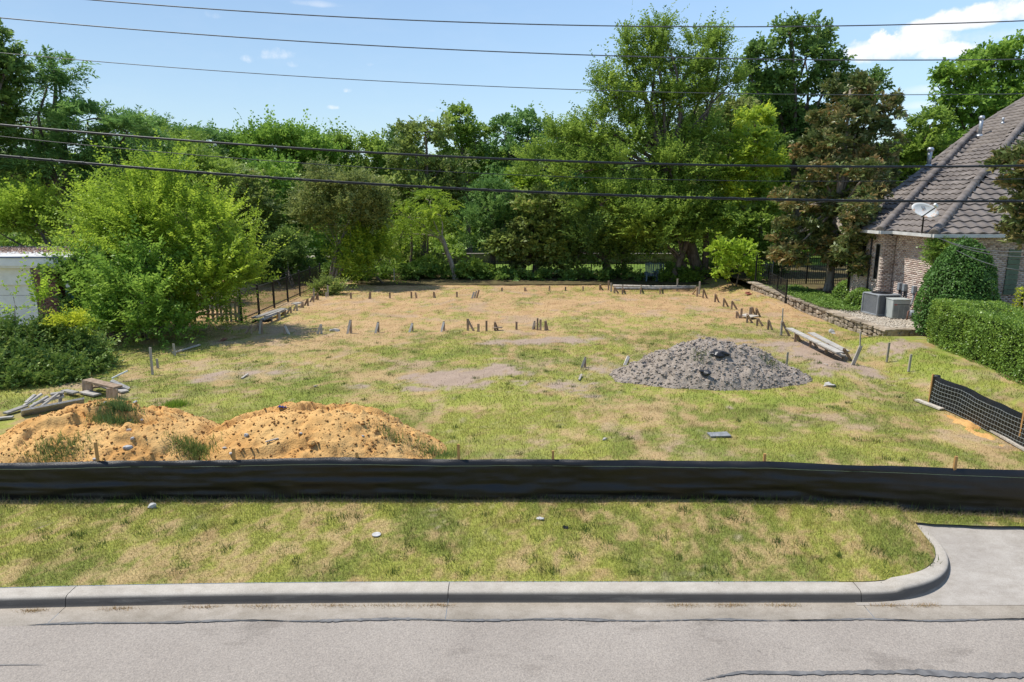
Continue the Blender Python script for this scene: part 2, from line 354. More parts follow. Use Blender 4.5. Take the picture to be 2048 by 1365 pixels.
for px, py, rx, ry, a in ((340,692,90,12,1),(1150,688,45,6,.9),(1500,800,140,22,.9),(1320,868,110,18,.7),(1120,880,140,20,.6),(880,800,120,14,.7),(1820,700,70,16,1),(1930,740,90,30,1),(1290,640,60,7,.8),(1350,655,90,8,.6),
                          (640,760,80,14,.6),(870,710,70,8,.7),(1640,865,100,14,.7),(1560,905,120,10,.5),(900,730,60,10,.6),(720,735,70,10,.4),(1380,632,60,5,.6),(560,790,120,14,.6),(1230,780,90,10,.5)):
    p = G(px, py); q = G(px, py+ry); GP.append((p.x, p.y, rx*PXM(p.y, 0), max(.4, p.y-q.y), a))
def soil(x, y, jit=0.0):
    """what grows or lies where: returns colour (n,3), bareness, greenness"""
    x = np.asarray(x, float).ravel(); y = np.asarray(y, float).ravel()
    wx = x + 1.3*(fbm(x*.6, y*.6, 3, 31)-.5)*2; wy = y + 1.1*(fbm(x*.6, y*.6, 3, 37)-.5)*2
    g = fbm(wx*.34, wy*.30, 4, 21, .55); mid_ = fbm(x*1.15+.3*wx, y*1.0, 4, 22, .6); fine = fbm(x*3.4, y*2.8, 4, 23, .6); micro = fbm(x*11, y*9, 3, 29, .6)
    far = sstep(y, 19, 31); verge = 1-sstep(y, 10.6, 11.0)
    mixd = (g-.5)*(.85-.6*verge) + (mid_-.5)*(1.0-.7*verge) + (fine-.5)*(.9+.9*verge) + (micro-.5)*(.6+.5*verge) + jit*rng.standard_normal(len(x))
    green = sstep(mixd, -.33+.25*far-.12*verge, .19+.25*far)*(.95-.15*far)
    green = green*(1-.14-.10*verge) + .06 + .10*verge
    lush = np.zeros_like(x)
    for cx, cy, rx, ry, a in GP:
        d = ((wx-cx)/rx)**2 + ((wy-cy)/ry)**2; m_ = a*np.exp(-d*.8); green = np.maximum(green, m_*sstep(fine, .25, .6)); lush = np.maximum(lush, m_*sstep(fine+.5*(mid_-.5), .32, .62))
    lush = np.maximum(lush, (1-sstep(np.abs(x-12.4), .5, 1.3))*sstep(y, 16, 18)*(1-sstep(y, 23.6, 24.2))*sstep(fine, .2, .5))
    bare = np.zeros_like(x)
    for cx, cy, rx, ry, a in DP:
        d = ((wx-cx)/rx)**2 + ((wy-cy)/ry)**2; bare = np.maximum(bare, a*np.exp(-d*.9))
    bare = sstep(bare + .8*(fine-.5) + .8*(mid_-.5) + .6*(micro-.5), .26, .66)
    extra = sstep(fbm(wx*.8+40, wy*.8, 4, 41), .58, .7)*(1-verge)*.5; bare = np.maximum(bare, extra*(1-green))
    hay = fbm(x*1.4, y*1.9, 4, 43); lime = sstep(fbm(x*.8, y*.8, 3, 47), .35, .65)
    st = STRAW[None]*(1-hay[:, None]) + PALE[None]*hay[:, None]
    st = st*(.80+.4*micro)[:, None]
    # dead mown straw has a pinkish-tan cast towards the back of the lot
    st = st*(1 + far[:, None]*np.array([.10, .02, .06])[None])
    gr = GREEN[None]*(1-lime[:, None]) + LIME[None]*lime[:, None]
    gr = gr*(.8+.4*micro)[:, None]
    gr = gr*(1-.7*lush[:, None]) + np.array([.19, .26, .03])[None]*.7*lush[:, None]
    green = np.maximum(green, .85*lush)
    c = st*(1-green[:, None]) + gr*green[:, None]
    # scorched brown specks
    sp = sstep(fbm(x*1.9+9, y*2.4, 4, 53, .6), .62, .72)*.5
    c = c*(1-sp[:, None]) + c*np.array([.62, .56, .55])[None]*sp[:, None]
    dirt = DIRT[None]*(.85+.3*fbm(x*5, y*4, 3, 57))[:, None]
    c = c*(1-bare[:, None]) + dirt*bare[:, None]
    return c, bare, green

def grid_sheet(name, xs, Yrows, zf, mat, cols=True, kind='structure', parent=None):
    """xs (n,), Yrows (m,n) -> sheet with attribute soil"""
    X = np.repeat(xs[None], Yrows.shape[0], 0); Y = Yrows; Z = zf(X, Y)
    m, n = X.shape; V = np.stack([X.ravel(), Y.ravel(), Z.ravel()], 1)
    i = np.arange(m-1)[:, None]*n + np.arange(n-1)[None]; Fq = np.stack([i, i+1, i+1+n, i+n], -1).reshape(-1, 4)
    at = None
    if cols:
        c, b, g = soil(X, Y); at = {'soil': ('FLOAT_COLOR', 'POINT', np.concatenate([c, np.ones((len(c), 1))], 1))}
    o = obj(name, fast_mesh(name, V, Fq, mat, at, True), parent)
    if kind: tag(o, kind=kind)
    return o
M_SOIL = attr_mat('lot_soil', 'soil', .95, 26, .3, .7, 34)
M_BLADE = attr_mat('grass_blade', 'soil', .7, 3, .05, 0, 1, .35, .2)

# road
def road_sheet():
    xs = np.linspace(-70, 70, 281); t = np.concatenate([np.linspace(0, .5, 3), np.linspace(.6, 1, 6)])
    Y0 = -14.0; Y1 = Yk(np.clip(xs, -16, 99)) - .635
    rows = Y0 + (Y1-Y0)[None]*t[:, None]
    grid_sheet('road', xs, rows, lambda x, y: np.full_like(x, ZR-.004) + .006*(fbm(x*.6, y*.6, 2, 61)-.5), M_ASPH, False)
road_sheet()
def strip(name, xs, fa, fb, z, mat, parent=None, zb=None):
    V = [(x, fa(x), z) for x in xs] + [(x, fb(x), z if zb is None else zb) for x in xs]; n = len(xs)
    return tag(obj(name, mesh(name, V, [(i, i+1, n+i+1, n+i) for i in range(n-1)], mat), parent), kind='structure' if parent is None else None)
yk = lambda x: float(Yk(max(x, -16)))
xs_ = [-70] + [i*.5-16 for i in range(65)] + [70]
JX = [-11.2, -5.93, -.86, 4.69]
gut = obj('gutter', None); tag(gut, kind='structure')
e = [-70] + JX + [11, 70]
for a, b in zip(e[:-1], e[1:]):
    xs = np.linspace(a+.004, b-.004, max(3, int(abs(b-a)/.4)))
    m_ = MB(); n = len(xs); V = []
    for off, z in ((.66, ZR-.03), (.635, ZR+.004), (.30, ZR+.008), (.2, ZR+.002)): V += [(x, yk(x)-off, z) for x in xs]
    m_.add(V, [(k*n+i, k*n+i+1, (k+1)*n+i+1, (k+1)*n+i) for k in range(3) for i in range(n-1)]); m_.build('gutter_slab', M_GUT, gut, True)
# crack-sealer bands poured along the asphalt edge and across the lane
def tar(name, pts, w, label=None):
    V = []; Fc = []
    for i, (x, y) in enumerate(pts):
        u_ = i/(len(pts)-1); k = w*(.15+1.5*float(fbm(x*2.1, y+3, 3, 71)))*(.35+1.3*float(fbm(x*23, y, 2, 77)))*min(1, 6*u_, 6*(1-u_))**.7
        dy = .012*math.sin(x*3.1) + .03*(float(fbm(x*1.5, 4.0, 2, 73))-.5)
        V += [(x, y+dy-k/2, ZR+.0085), (x, y+dy+k/2, ZR+.0085)]
    for i in range(len(pts)-1): Fc.append((2*i, 2*i+2, 2*i+3, 2*i+1))
    return tag(obj(name, mesh(name, V, Fc, M_TAR)), kind='structure')
for a, b, w in ((-6.2, -2.9, .034), (-3.6, 4.2, .042), (3.4, 5.2, .026), (4.9, 9.0, .046), (6, 8, .03)):
    tar('tar_band', [(x, yk(x)-.645) for x in np.linspace(a, b, max(6, int((b-a)/.03)))], w)
p0, p1, p2, p3 = G(1395, 1362, ZR), G(1480, 1347, ZR), G(1700, 1345, ZR), G(2120, 1352, ZR)
tar('tar_band', [(x, np.interp(x, [p0.x, p1.x, p2.x, p3.x, p3.x+6], [p0.y, p1.y, p2.y, p3.y, p3.y-.1])) for x in np.linspace(p0.x, p3.x+5, 300)], .085)
tar('tar_band', [(x, np.interp(x, [-8, -6.2], [7.0, 7.0])) for x in np.linspace(-8, -5.4, 20)], .012)
# kerb: rounded top, battered face, swept along the street and round the driveway corner
EX, EY, CX = 1.70, 1.22, 4.72
def kerb_path(a, b):
    pts = []
    n = max(4, int((min(b, CX)-a)/.25)) if a < CX else 0
    for x in np.linspace(a, min(b, CX), n): pts.append((x, yk(x), 0.0, -1.0, 1.0))
    if b > CX:
        for th in np.linspace(0 if a >= CX else .05, math.radians(98), 28):
            x = CX + EX*math.sin(th); y = yk(CX) + EY*(1-math.cos(th)); nx, ny = math.sin(th)/EX, -math.cos(th)/EY; l = math.hypot(nx, ny)
            pts.append((x, y, nx/l, ny/l, 1-.97*sstep(th, .3, 1.68)))
    return pts
def drive_z(y): return ZR + .012 + .25*float(sstep(y, 8.3, 10.6))
kerb = obj('kerb', None); tag(kerb, kind='structure')
def kerb_seg(pts, name='kerb_segment'):
    prof = [(-.05, -.06), (0, 0), (.012, .003), (.10, .003), (.185, .0), (.212, -.007), (.232, -.022), (.244, -.045), (.256, -.10), (.268, -.15), (.31, -.20)]
    V = []; Fc = []; n = len(prof)
    for x, y, nx, ny, k in pts:
        zb = ZR if k == 1 else drive_z(y); zt = ZK if k == 1 else zb + (ZK-ZR)*k*(1-.35*(1-k)) + .012
        for d, dz in prof:
            d = d*(1 if k == 1 else .45+.55*k)
            z = zt + dz*((zt-zb)/.15) if dz > -.16 else zb-.05
            V.append((x+nx*d, y+ny*d, z))
    for i in range(len(pts)-1):
        for j in range(n-1): Fc.append((i*n+j, i*n+j+1, (i+1)*n+j+1, (i+1)*n+j))
    q = len(V); V += V[:n] + V[(len(pts)-1)*n:len(pts)*n]; Fc.append(tuple(q+j for j in range(n))); Fc.append(tuple(q+n+j for j in range(n-1, -1, -1)))
    me = mesh(name, V, Fc, M_CONC, True); return obj(name, me, kerb)
e = [-40, -16] + JX
for a, b in zip(e[:-1], e[1:]): kerb_seg(kerb_path(a+.005, b-.005))
kerb_seg([(JX[-1]+.005, yk(4.7), 0.0, -1.0, 1.0)] + kerb_path(CX+.07, 99))
# driveway slab
def drive_sheet():
    xs = np.linspace(4.6, 24, 98); ys = np.linspace(8.2, 11.2, 31); V = np.array([(x, y, drive_z(y)) for y in ys for x in xs]); n = len(xs)
    i = np.arange(30)[:, None]*n + np.arange(n-1)[None]; Fq = np.stack([i, i+1, i+1+n, i+n], -1).reshape(-1, 4)
    tag(obj('driveway', fast_mesh('driveway', V, Fq, M_DRIVE, None, True)), kind='structure')
drive_sheet()
# verge between kerb and silt fence
def verge_low(x):
    x = np.asarray(x, float); u = np.clip((x-CX)/EX, 0, 1)
    lo = Yk(np.clip(x, -16, 99)) + np.where(x > CX, EY*(1-np.sqrt(1-u*u)), 0)
    strip_ = Yf(x) - .52 - .10*(fbm(x*1.7, x*0+2, 3, 81)-.5)*2 + .12*np.exp(-((x-7.9)/.5)**2)
    return np.where(x < CX+EX*.995, lo, strip_) + .012
def verge_z(x, y):
    lo = Yk(np.clip(x, -16, 99)); t = np.clip((y-lo)/np.maximum(Yf(x)-lo, .1), 0, 1.2)
    z = ZK + .002 + .19*t + .03*(fbm(x*1.2, y*1.2, 3, 83)-.5)*sstep(t, .02, .2)
    d = y-verge_low(x); u = np.clip((x-CX)/EX, 0, 1)
    z = np.where(x > CX-.3, np.minimum(z, ZK+.006+.02*u*u+.14*np.maximum(d, 0)), z)
    return np.where(x > CX+EX*.99, np.maximum(z, -.03), z)
def verge_sheet():
    xs = np.concatenate([np.linspace(-40, -10, 60), np.linspace(-9.95, 9.5, 260), np.linspace(9.7, 24, 30)])
    t = np.linspace(0, 1, 30); lo = verge_low(xs); hi = Yf(xs)+.25
    grid_sheet('verge', xs, lo[None] + (hi-lo)[None]*t[:, None], verge_z, M_SOIL)
verge_sheet()
# the lot itself
def lot_sheet():
    xs = np.concatenate([np.linspace(-60, -20, 50), np.linspace(-19.8, 15.5, 300), np.linspace(15.8, 60, 60)])
    d = [0.2]
    while d[-1] < 36.5: d.append(d[-1] + .10 + .009*max(0, d[-1]-3))
    d = np.array(d)*(36.5/d[-1]); d[0] = .2
    rows = Yf(np.clip(xs, -16, 11))[None]*(1-d[:, None]/36.5) + (10.7+36.5)*(d[:, None]/36.5)
    grid_sheet('lot_ground', xs, rows, hgt, M_SOIL)
lot_sheet()
M_PARK = pmat('park_grass', (.10, .16, .03), (.17, .25, .05), 1.2, .95, .1, .5, 20, coord='World')
M_LITTER = pmat('leaf_litter', (.07, .05, .03), (.14, .12, .05), 2.5, .95, .1, .6, 20, coord='World')
park = MB().add([(-900, 47.1, -.03), (900, 47.1, -.03), (900, 2200, -.03), (-900, 2200, -.03)], [(0, 1, 2, 3)]).build('park_lawn', M_PARK); tag(park, kind='structure')
tag(strip('wood_floor', [-60, -30, -12, -8, 60], lambda x: 42.5 + 2*math.sin(x), lambda x: 47.4, .045, M_LITTER), kind='structure')
path = strip('park_path', [-60, -20, 0, 30, 60], lambda x: 62 + .05*x, lambda x: 64 + .05*x, .0, pmat('park_path', (.3, .27, .23), (.36, .33, .29), 5, .9, coord='World'))

# grass blades: real blades rooted where the soil colours say grass grows
def blades(name, X, Y, Z, hgt_, wid, lean=.6, jit=.18, col=None, label=None, lay=0.0, parent=None):
    n = len(X); a = rng.uniform(0, 2*np.pi, n); l = rng.uniform(.1, 1, n)*lean + lay
    h = hgt_*rng.uniform(.55, 1.25, n); w = wid*rng.uniform(.7, 1.3, n)
    dx, dy = np.cos(a)*l*h, np.sin(a)*l*h; b = rng.uniform(0, 2*np.pi, n); sx, sy = np.cos(b)*w/2, np.sin(b)*w/2
    z1 = Z + h*np.sqrt(np.clip(1-np.minimum(l, .96)**2, .05, 1))
    V = np.empty((n, 3, 3)); V[:, 0] = np.stack([X-sx, Y-sy, Z-.01], 1); V[:, 1] = np.stack([X+sx, Y+sy, Z-.01], 1); V[:, 2] = np.stack([X+dx, Y+dy, z1], 1)
    c = (soil(X, Y, .30)[0]*1.12 if col is None else np.repeat(np.array(col)[None], n, 0))
    c = c*(1 + jit*rng.standard_normal((n, 1))).clip(.5, 1.6)*(1 + .06*rng.standard_normal((n, 3)))
    me = fast_mesh(name, V.reshape(-1, 3), np.arange(3*n).reshape(n, 3), M_BLADE, {'soil': ('FLOAT_COLOR', 'FACE', np.concatenate([c.clip(.01, 1), np.ones((n, 1))], 1))})
    return obj(name, me, parent)
def scatter(n, x0, x1, y0, y1): return rng.uniform(x0, x1, n), rng.uniform(y0, y1, n)
EXCL = []                                     # heaps: no lawn under them
def lawn(name, n, x0, x1, y0, y1, h, w, zf, keep, lean=.6, label=None):
    X, Y = scatter(n, x0, x1, y0, y1); c, bare, gr = soil(X, Y)
    k = keep(X, Y) & (rng.uniform(0, 1, n) > bare*.93) & (rng.uniform(0, 1, n) < .55+.45*gr)
    k &= np.abs(X) < 0.80*Y + 1.2
    for cx, cy, rx, ry in EXCL: k &= ((X-cx)/rx)**2 + ((Y-cy)/ry)**2 > .8
    X, Y = X[k], Y[k]; hh = h*(.6+.75*gr[k])
    o = blades(name, X, Y, zf(X, Y), hh, w, lean); tag(o, label, 'grass', kind='stuff')
def build_grass():
    lawn('verge_grass', 190000, -9, 9.5, 8.3, 10.85, .045, .007, verge_z, lambda x, y: (y > verge_low(x)+.0) & (y < Yf(x)-.02), .85, 'patchy green and straw grass on the verge behind the kerb')
    lawn('near_lawn', 150000, -11, 12, 10.7, 16, .05, .010, hgt, lambda x, y: y > Yf(x)+.05, .85, 'mown green and straw grass behind the black silt fence')
    lawn('middle_lawn', 130000, -16, 14, 16, 26, .055, .017, hgt, lambda x, y: x < 13.2, .85, 'dry mown grass around the middle row of stakes')
    lawn('back_lawn', 70000, -22, 15, 26, 44, .06, .028, hgt, lambda x, y: x < 13.1, .85, 'sunburnt straw coloured grass at the back of the lot')
    # loose straw thatch raked against the foot of the fence
    X = rng.uniform(-9, 9.5, 9000); Y = Yf(X) - np.abs(rng.normal(0, .085, 9000)) - .01
    k = (fbm(X*1.1, X*0, 3, 91) > .34); X, Y = X[k], Y[k]
    o = blades('thatch', X, Y, verge_z(X, Y)+.01, .11, .006, .35, .2, (.30, .245, .15), lay=.62); tag(o, 'loose dry straw thatch along the foot of the silt fence', 'straw', kind='stuff')
    X = rng.uniform(-9, 9.5, 700); Y = Yf(X) - .03 - np.abs(rng.normal(0, .03, 700))
    o = blades('weeds', X, Y, verge_z(X, Y), .16, .008, .5, .2, (.12, .18, .04)); tag(o, 'thin green weeds growing up against the silt fence', 'weeds', kind='stuff')
    # knots of broad-leaved weeds and taller tufts
    cx = np.concatenate([rng.uniform(-8.5, 6.3, 90), rng.uniform(-11, 11, 170)]); cy = np.concatenate([rng.uniform(8.7, 10.7, 90), rng.uniform(11.2, 24, 170)])
    k = np.where(cy < 10.8, (cy > verge_low(cx)+.1) & (cy < Yf(cx)-.05), True)
    for a, b, c, d in EXCL: k &= ((cx-a)/c)**2 + ((cy-b)/d)**2 > 1.0
    cx, cy = cx[k], cy[k]; r = rng.uniform(.04, .13, len(cx)); m = 46; X = (cx[:, None]+rng.normal(0, 1, (len(cx), m))*r[:, None]).ravel(); Y = (cy[:, None]+rng.normal(0, 1, (len(cx), m))*r[:, None]).ravel()
    Z = np.where(Y < 10.75, verge_z(X, Y), hgt(X, Y)); o = blades('weed_clumps', X, Y, Z, .085, .012, .9, .25, (.10, .15, .032)); tag(o, 'dark green weed clumps scattered through the dry grass', 'weeds', kind='stuff')
    # dry clippings in the gutter
    cs = [(-5.2, .25), (-4.1, .3), (-3.3, .4), (-2.4, .35), (-1.6, .5), (-1.0, .25), (2.25, .3), (2.9, .3), (3.6, .3), (5.0, .25), (5.5, .25), (-6.3, .2)]
    X = np.concatenate([rng.normal(c, s*.5, 170) for c, s in cs]); Y = Yk(X) - .315 - np.abs(rng.normal(0, .03, len(X)))
    o = blades('clippings', X, Y, np.full(len(X), ZR+.012), .05, .006, .3, .2, (.34, .22, .085), lay=.68); tag(o, 'dry straw coloured grass clippings lying in the gutter', 'clippings', kind='stuff')
# ------------------------------------------------------------------ trees, shrubs, hedges
def unit(a): return a/np.maximum(np.linalg.norm(a, axis=-1, keepdims=True), 1e-6)
def leaves_mesh(name, C, D, Nn, L, Wd, tint, mat):
    n = len(C); D = unit(D); S = unit(np.cross(D, Nn)); Nn = np.cross(S, D)
    L = np.broadcast_to(L, (n,))[:, None]; Wd = np.broadcast_to(Wd, (n,))[:, None]
    V = np.empty((n, 4, 3)); mid = C + D*L*.45
    V[:, 0] = C; V[:, 1] = mid + S*Wd*.5 + Nn*Wd*.16; V[:, 2] = C + D*L - Nn*L*.08; V[:, 3] = mid - S*Wd*.5 + Nn*Wd*.16
    return fast_mesh(name, V.reshape(-1, 3), np.arange(4*n).reshape(n, 4), mat, {'tint': ('FLOAT', 'FACE', np.clip(tint, 0, 1))})
def rand_dirs(n, zmin=-1.0):
    z = rng.uniform(zmin, 1, n); a = rng.uniform(0, 2*np.pi, n); r = np.sqrt(1-z*z); return np.stack([r*np.cos(a), r*np.sin(a), z], 1)
STYLES = {
    'frond':   dict(tl=1.45, n=27, ll=.135, lw=.07, up=.6, out=1.0, droop=.10, jit=.24, side=.95),  # twig length, leaves per twig, leaf length, leaf width, up, out, droop, jitter, spread
    'spray':   dict(tl=1.05, n=17, ll=.145, lw=.075, up=.75, out=.9, droop=.12, jit=.32, side=.9),
    'plume':   dict(tl=1.0, n=12, ll=.24, lw=.14, up=1.1, out=.65, droop=.0, jit=.28, side=.85),
    'feather': dict(tl=.8, n=16, ll=.26, lw=.07, up=.12, out=1.0, droop=.32, jit=.35, side=1.0),
    'broad':   dict(tl=.45, n=8, ll=.20, lw=.13, up=.35, out=.8, droop=.15, jit=.7, side=.8),
    'rosette': dict(tl=.14, n=9, ll=.21, lw=.085, up=.5, out=.9, droop=.0, jit=.5, side=1.1),
    'fine':    dict(tl=.5, n=12, ll=.11, lw=.06, up=.55, out=.8, droop=.1, jit=.5, side=.8),
    'weep':    dict(tl=1.1, n=20, ll=.16, lw=.055, up=.15, out=1.0, droop=.55, jit=.3, side=.9),
}
def crown_arrays(blobs, style, twigs, scale=1.0, sub=14, gap=.35, inner=.25, flat=.75, zlow=-.75):
    """blobs (cx,cy,cz,rx,ry,rz): every blob breaks into clumps, every clump into leafy twigs"""
    st = STYLES[style]; B = np.array(blobs, float); area = (B[:, 3]*B[:, 5])**.8; area /= area.sum()
    P = []; U = []; T = []; clumps = []
    for b, a in zip(B, area):
        m = max(5, int(sub)); d = rand_dirs(m, zlow); r = rng.uniform(.45, .88, m)[:, None]
        cc = b[:3] + d*r*b[3:6]; rr = np.min(b[3:6])*rng.uniform(gap*.7, gap*1.25, m)
        clumps.append((b, cc)); nt = int(twigs*a)+1; k = rng.integers(0, m, nt)
        u = rand_dirs(nt, -.6); rad = rr[k]*np.where(rng.uniform(0, 1, nt) < inner, rng.uniform(.1, .6, nt), rng.uniform(.6, 1.05, nt))
        P.append(cc[k] + u*rad[:, None]*np.array([1.1, 1.1, flat])[None]); tc = rng.uniform(.28, .72, m); T.append(tc[k])
        outw = unit((cc[k]-b[:3])/b[3:6]); U.append(unit(u*.6+outw*.7))
    P = np.concatenate(P); U = np.concatenate(U); T = np.concatenate(T); n = len(P); m = st['n']
    d = unit(U*st['out'] + np.array([0, 0, st['up']])[None] + rng.normal(0, st['jit'], (n, 3)))
    ln = st['tl']*scale*rng.uniform(.55, 1.25, n)*np.where(rng.uniform(0, 1, n) < .10, 1.0+.85*(d[:, 2] > .1), 1.0); t = (np.arange(m)[None]+rng.uniform(.2, .8, (n, m)))/m
    C = P[:, None] + d[:, None]*(ln[:, None]*t)[..., None]; C[..., 2] -= st['droop']*ln[:, None]*t**2
    up = np.array([0, 0, 1.0])[None] + rng.normal(0, .45, (n, 3)); s = unit(np.cross(d, up))
    sg = np.where(np.arange(m) % 2 == 0, 1, -1)[None, :, None]
    dd = d.copy(); dl = unit(dd[:, None]*.55 + s[:, None]*sg*st['side'] + rng.normal(0, .28, (n, m, 3)))
    nn = np.cross(s, d); nn = nn*np.sign(nn[:, 2:3]+1e-6); nl = unit(nn[:, None] + rng.normal(0, .38, (n, m, 3)))
    tint = T[:, None] + .16*(t-.5) + rng.normal(0, .10, (n, m))
    L = st['ll']*scale*rng.uniform(.7, 1.25, (n, m)); Wd = L*st['lw']/st['ll']
    return C.reshape(-1, 3), dl.reshape(-1, 3), nl.reshape(-1, 3), L.ravel(), Wd.ravel(), tint.ravel(), clumps
def limb(mb, p0, p1, r0, r1, bow=.12, n=7, sides=6):
    p0, p1 = Vector(p0), Vector(p1); L = (p1-p0).length; o = Vector((random.uniform(-1, 1), random.uniform(-1, 1), random.uniform(.2, 1)))*L*bow
    pts = []; rad = []
    for i in range(n):
        t = i/(n-1); pts.append(p0.lerp(p1, t) + o*math.sin(math.pi*t) + Vector((random.uniform(-1, 1), random.uniform(-1, 1), 0))*L*.012*(0 < i < n-1)); rad.append(r0 + (r1-r0)*t**.8)
    mb.tube(pts, rad, sides)
def tree(name, label, cat, base, blobs, style, twigs, lmat, bark, tr=.2, stems=1, scale=1.0, fork=.45, group=None, sub=14, gap=.35, lean=None, twiggy=3, inner=.25, flat=.75, roots=True, spread=.25, zlow=-.75, limbs=True):
    base = Vector(base); root = thing(name, base, label, cat, group); mb = MB(base)
    B = [tuple(b) for b in blobs]; zc = sorted(B, key=lambda b: -b[2])
    C, D, Nn, L, Wd, T, cl = crown_arrays(blobs, style, twigs, scale, sub, gap, inner, flat, zlow)
    top = Vector(zc[0][:3])
    for s in range(stems):
        off = Vector((random.uniform(-1, 1), random.uniform(-.6, .6), 0))*spread*(stems > 1)
        tgt = Vector(random.choice(B)[:3]) if stems > 1 else top
        f = fork*random.uniform(.85, 1.15); mid = (base+off).lerp(tgt, f)
        if lean: mid = Vector(lean)
        bow = .03 if stems == 1 else .06
        limb(mb, base+off-Vector((0, 0, .1)), mid, tr, tr*.72, bow, 8, 9)
        if roots: limb(mb, base+off-Vector((0, 0, .12)), base+off+(mid-base-off)*.12, tr*1.5, tr*.95, 0, 4, 9)
        mine = [c for i, c in enumerate(cl) if i % stems == s] if limbs else []
        if not lean and stems == 1: limb(mb, mid, tgt, tr*.72, tr*.2, .04, 7, 7)
        for b, cc in mine:
            a = (base+off).lerp(mid, random.uniform(.75, 1.0)); c = Vector(b[:3]); limb(mb, a, c, tr*.42, tr*.14, .1, 7, 6)
            for q in cc[:twiggy]: limb(mb, c, q, tr*.14, .012, .08, 5, 4)
    mb.build('trunk', bark, root, True)
    obj('crown', leaves_mesh('crown', C-np.array(base)[None], D, Nn, L, Wd, T, lmat), root)
    return root
def BL(Y, *spec, dy=1.0):        # blobs given as (px, py, rx_px, ry_px[, dY])
    out = []
    for s in spec:
        c = AT(s[0], s[1], Y + (s[4] if len(s) > 4 else 0)); k = PXM(c.y, c.z); out.append((c.x, c.y, c.z, s[2]*k, s[2]*k*dy, s[3]*k))
    return out

L_ELM = leaf_mat('elm_leaf', [(0, (.06, .098, .011)), (.5, (.115, .17, .015)), (1, (.215, .27, .022))], .45)
L_DARK = leaf_mat('dark_leaf', [(0, (.036, .066, .017)), (.5, (.066, .112, .024)), (1, (.12, .17, .034))], .4)
L_MID = leaf_mat('mid_green_leaf', [(0, (.052, .086, .015)), (.5, (.094, .145, .021)), (1, (.17, .225, .034))], .42)
L_SILK = leaf_mat('silk_tree_leaf', [(0, (.035, .075, .022)), (.5, (.065, .125, .03)), (1, (.115, .18, .045))], .4)
L_COT = leaf_mat('poplar_leaf', [(0, (.05, .095, .015)), (.5, (.09, .155, .02)), (1, (.16, .23, .035))], .4)
L_OLIVE = leaf_mat('crape_leaf', [(0, (.06, .08, .022)), (.5, (.098, .122, .033)), (1, (.155, .16, .05))], .4)
L_VINE = leaf_mat('vine_leaf', [(0, (.065, .062, .022)), (.35, (.075, .1, .025)), (.75, (.13, .17, .034)), (1, (.2, .165, .06))], .4)
L_YEL = leaf_mat('yellowing_leaf', [(0, (.07, .11, .015)), (.42, (.14, .2, .02)), (.74, (.25, .28, .02)), (1, (.42, .36, .02))], .45)
L_MAG = leaf_mat('magnolia_leaf', [(0, (.04, .065, .018)), (.5, (.072, .092, .028)), (.68, (.12, .105, .04)), (1, (.21, .12, .045))], .2, .42, .35)
L_HOL = leaf_mat('holly_leaf', [(0, (.022, .05, .012)), (.6, (.045, .095, .018)), (1, (.085, .15, .03))], .15, .5, .25)
L_HEDGE = leaf_mat('hedge_leaf', [(0, (.04, .076, .014)), (.5, (.08, .132, .02)), (1, (.17, .23, .035))], .3, .4, .35)
L_GOLD = leaf_mat('golden_hedge_leaf', [(0, (.10, .13, .012)), (.5, (.22, .25, .015)), (1, (.36, .36, .03))], .3)
L_LIME = leaf_mat('lime_leaf', [(0, (.08, .125, .012)), (.5, (.135, .2, .016)), (1, (.21, .28, .025))], .45)
L_IVY = leaf_mat('ivy_leaf', [(0, (.035, .07, .014)), (.5, (.07, .12, .022)), (1, (.13, .18, .035))], .3)
L_SHRUB = leaf_mat('privet_leaf', [(0, (.03, .056, .012)), (.5, (.062, .10, .018)), (1, (.17, .205, .055))], .25, .5, .25)

def clipped(name, label, cat, c, z0, R, h, n, lmat, point=.95):
    """a shrub shorn to an egg or cone: leaves all over one smooth lumpy surface"""
    base = Vector((c.x, c.y, z0)); root = thing(name, base, label, cat); t = rng.uniform(0, 1, n)**.85; a = rng.uniform(0, 2*np.pi, n)
    def prof(t): return R*np.sqrt(np.clip(1-t**(1.25+.5/point), 0, 1))*(1-.18*np.exp(-t*9))
    lump = 1+.07*(fbm(np.cos(a)*2+5, np.sin(a)*2+t*4, 3, 111)-.5)*2; r = prof(t)*lump - np.abs(rng.normal(0, .035, n))
    C = np.stack([r*np.cos(a), r*np.sin(a), t*h*lump], 1); Nn = unit(np.stack([np.cos(a), np.sin(a), .25+1.4*t**3], 1) + rng.normal(0, .4, (n, 3)))
    D = unit(rng.normal(0, .6, (n, 3)) + np.array([0, 0, -.15])[None] + Nn*.45)
    T = .2+.55*fbm(a*3, t*7, 3, 113) + rng.normal(0, .13, n)
    obj('foliage', leaves_mesh('foliage', C, D, Nn, .085*rng.uniform(.7, 1.3, n), .05*rng.uniform(.7, 1.3, n), T, lmat), root)
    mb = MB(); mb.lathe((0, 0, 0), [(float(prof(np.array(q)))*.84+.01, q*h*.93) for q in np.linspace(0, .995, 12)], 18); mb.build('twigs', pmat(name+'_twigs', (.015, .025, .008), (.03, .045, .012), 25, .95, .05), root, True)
    return root
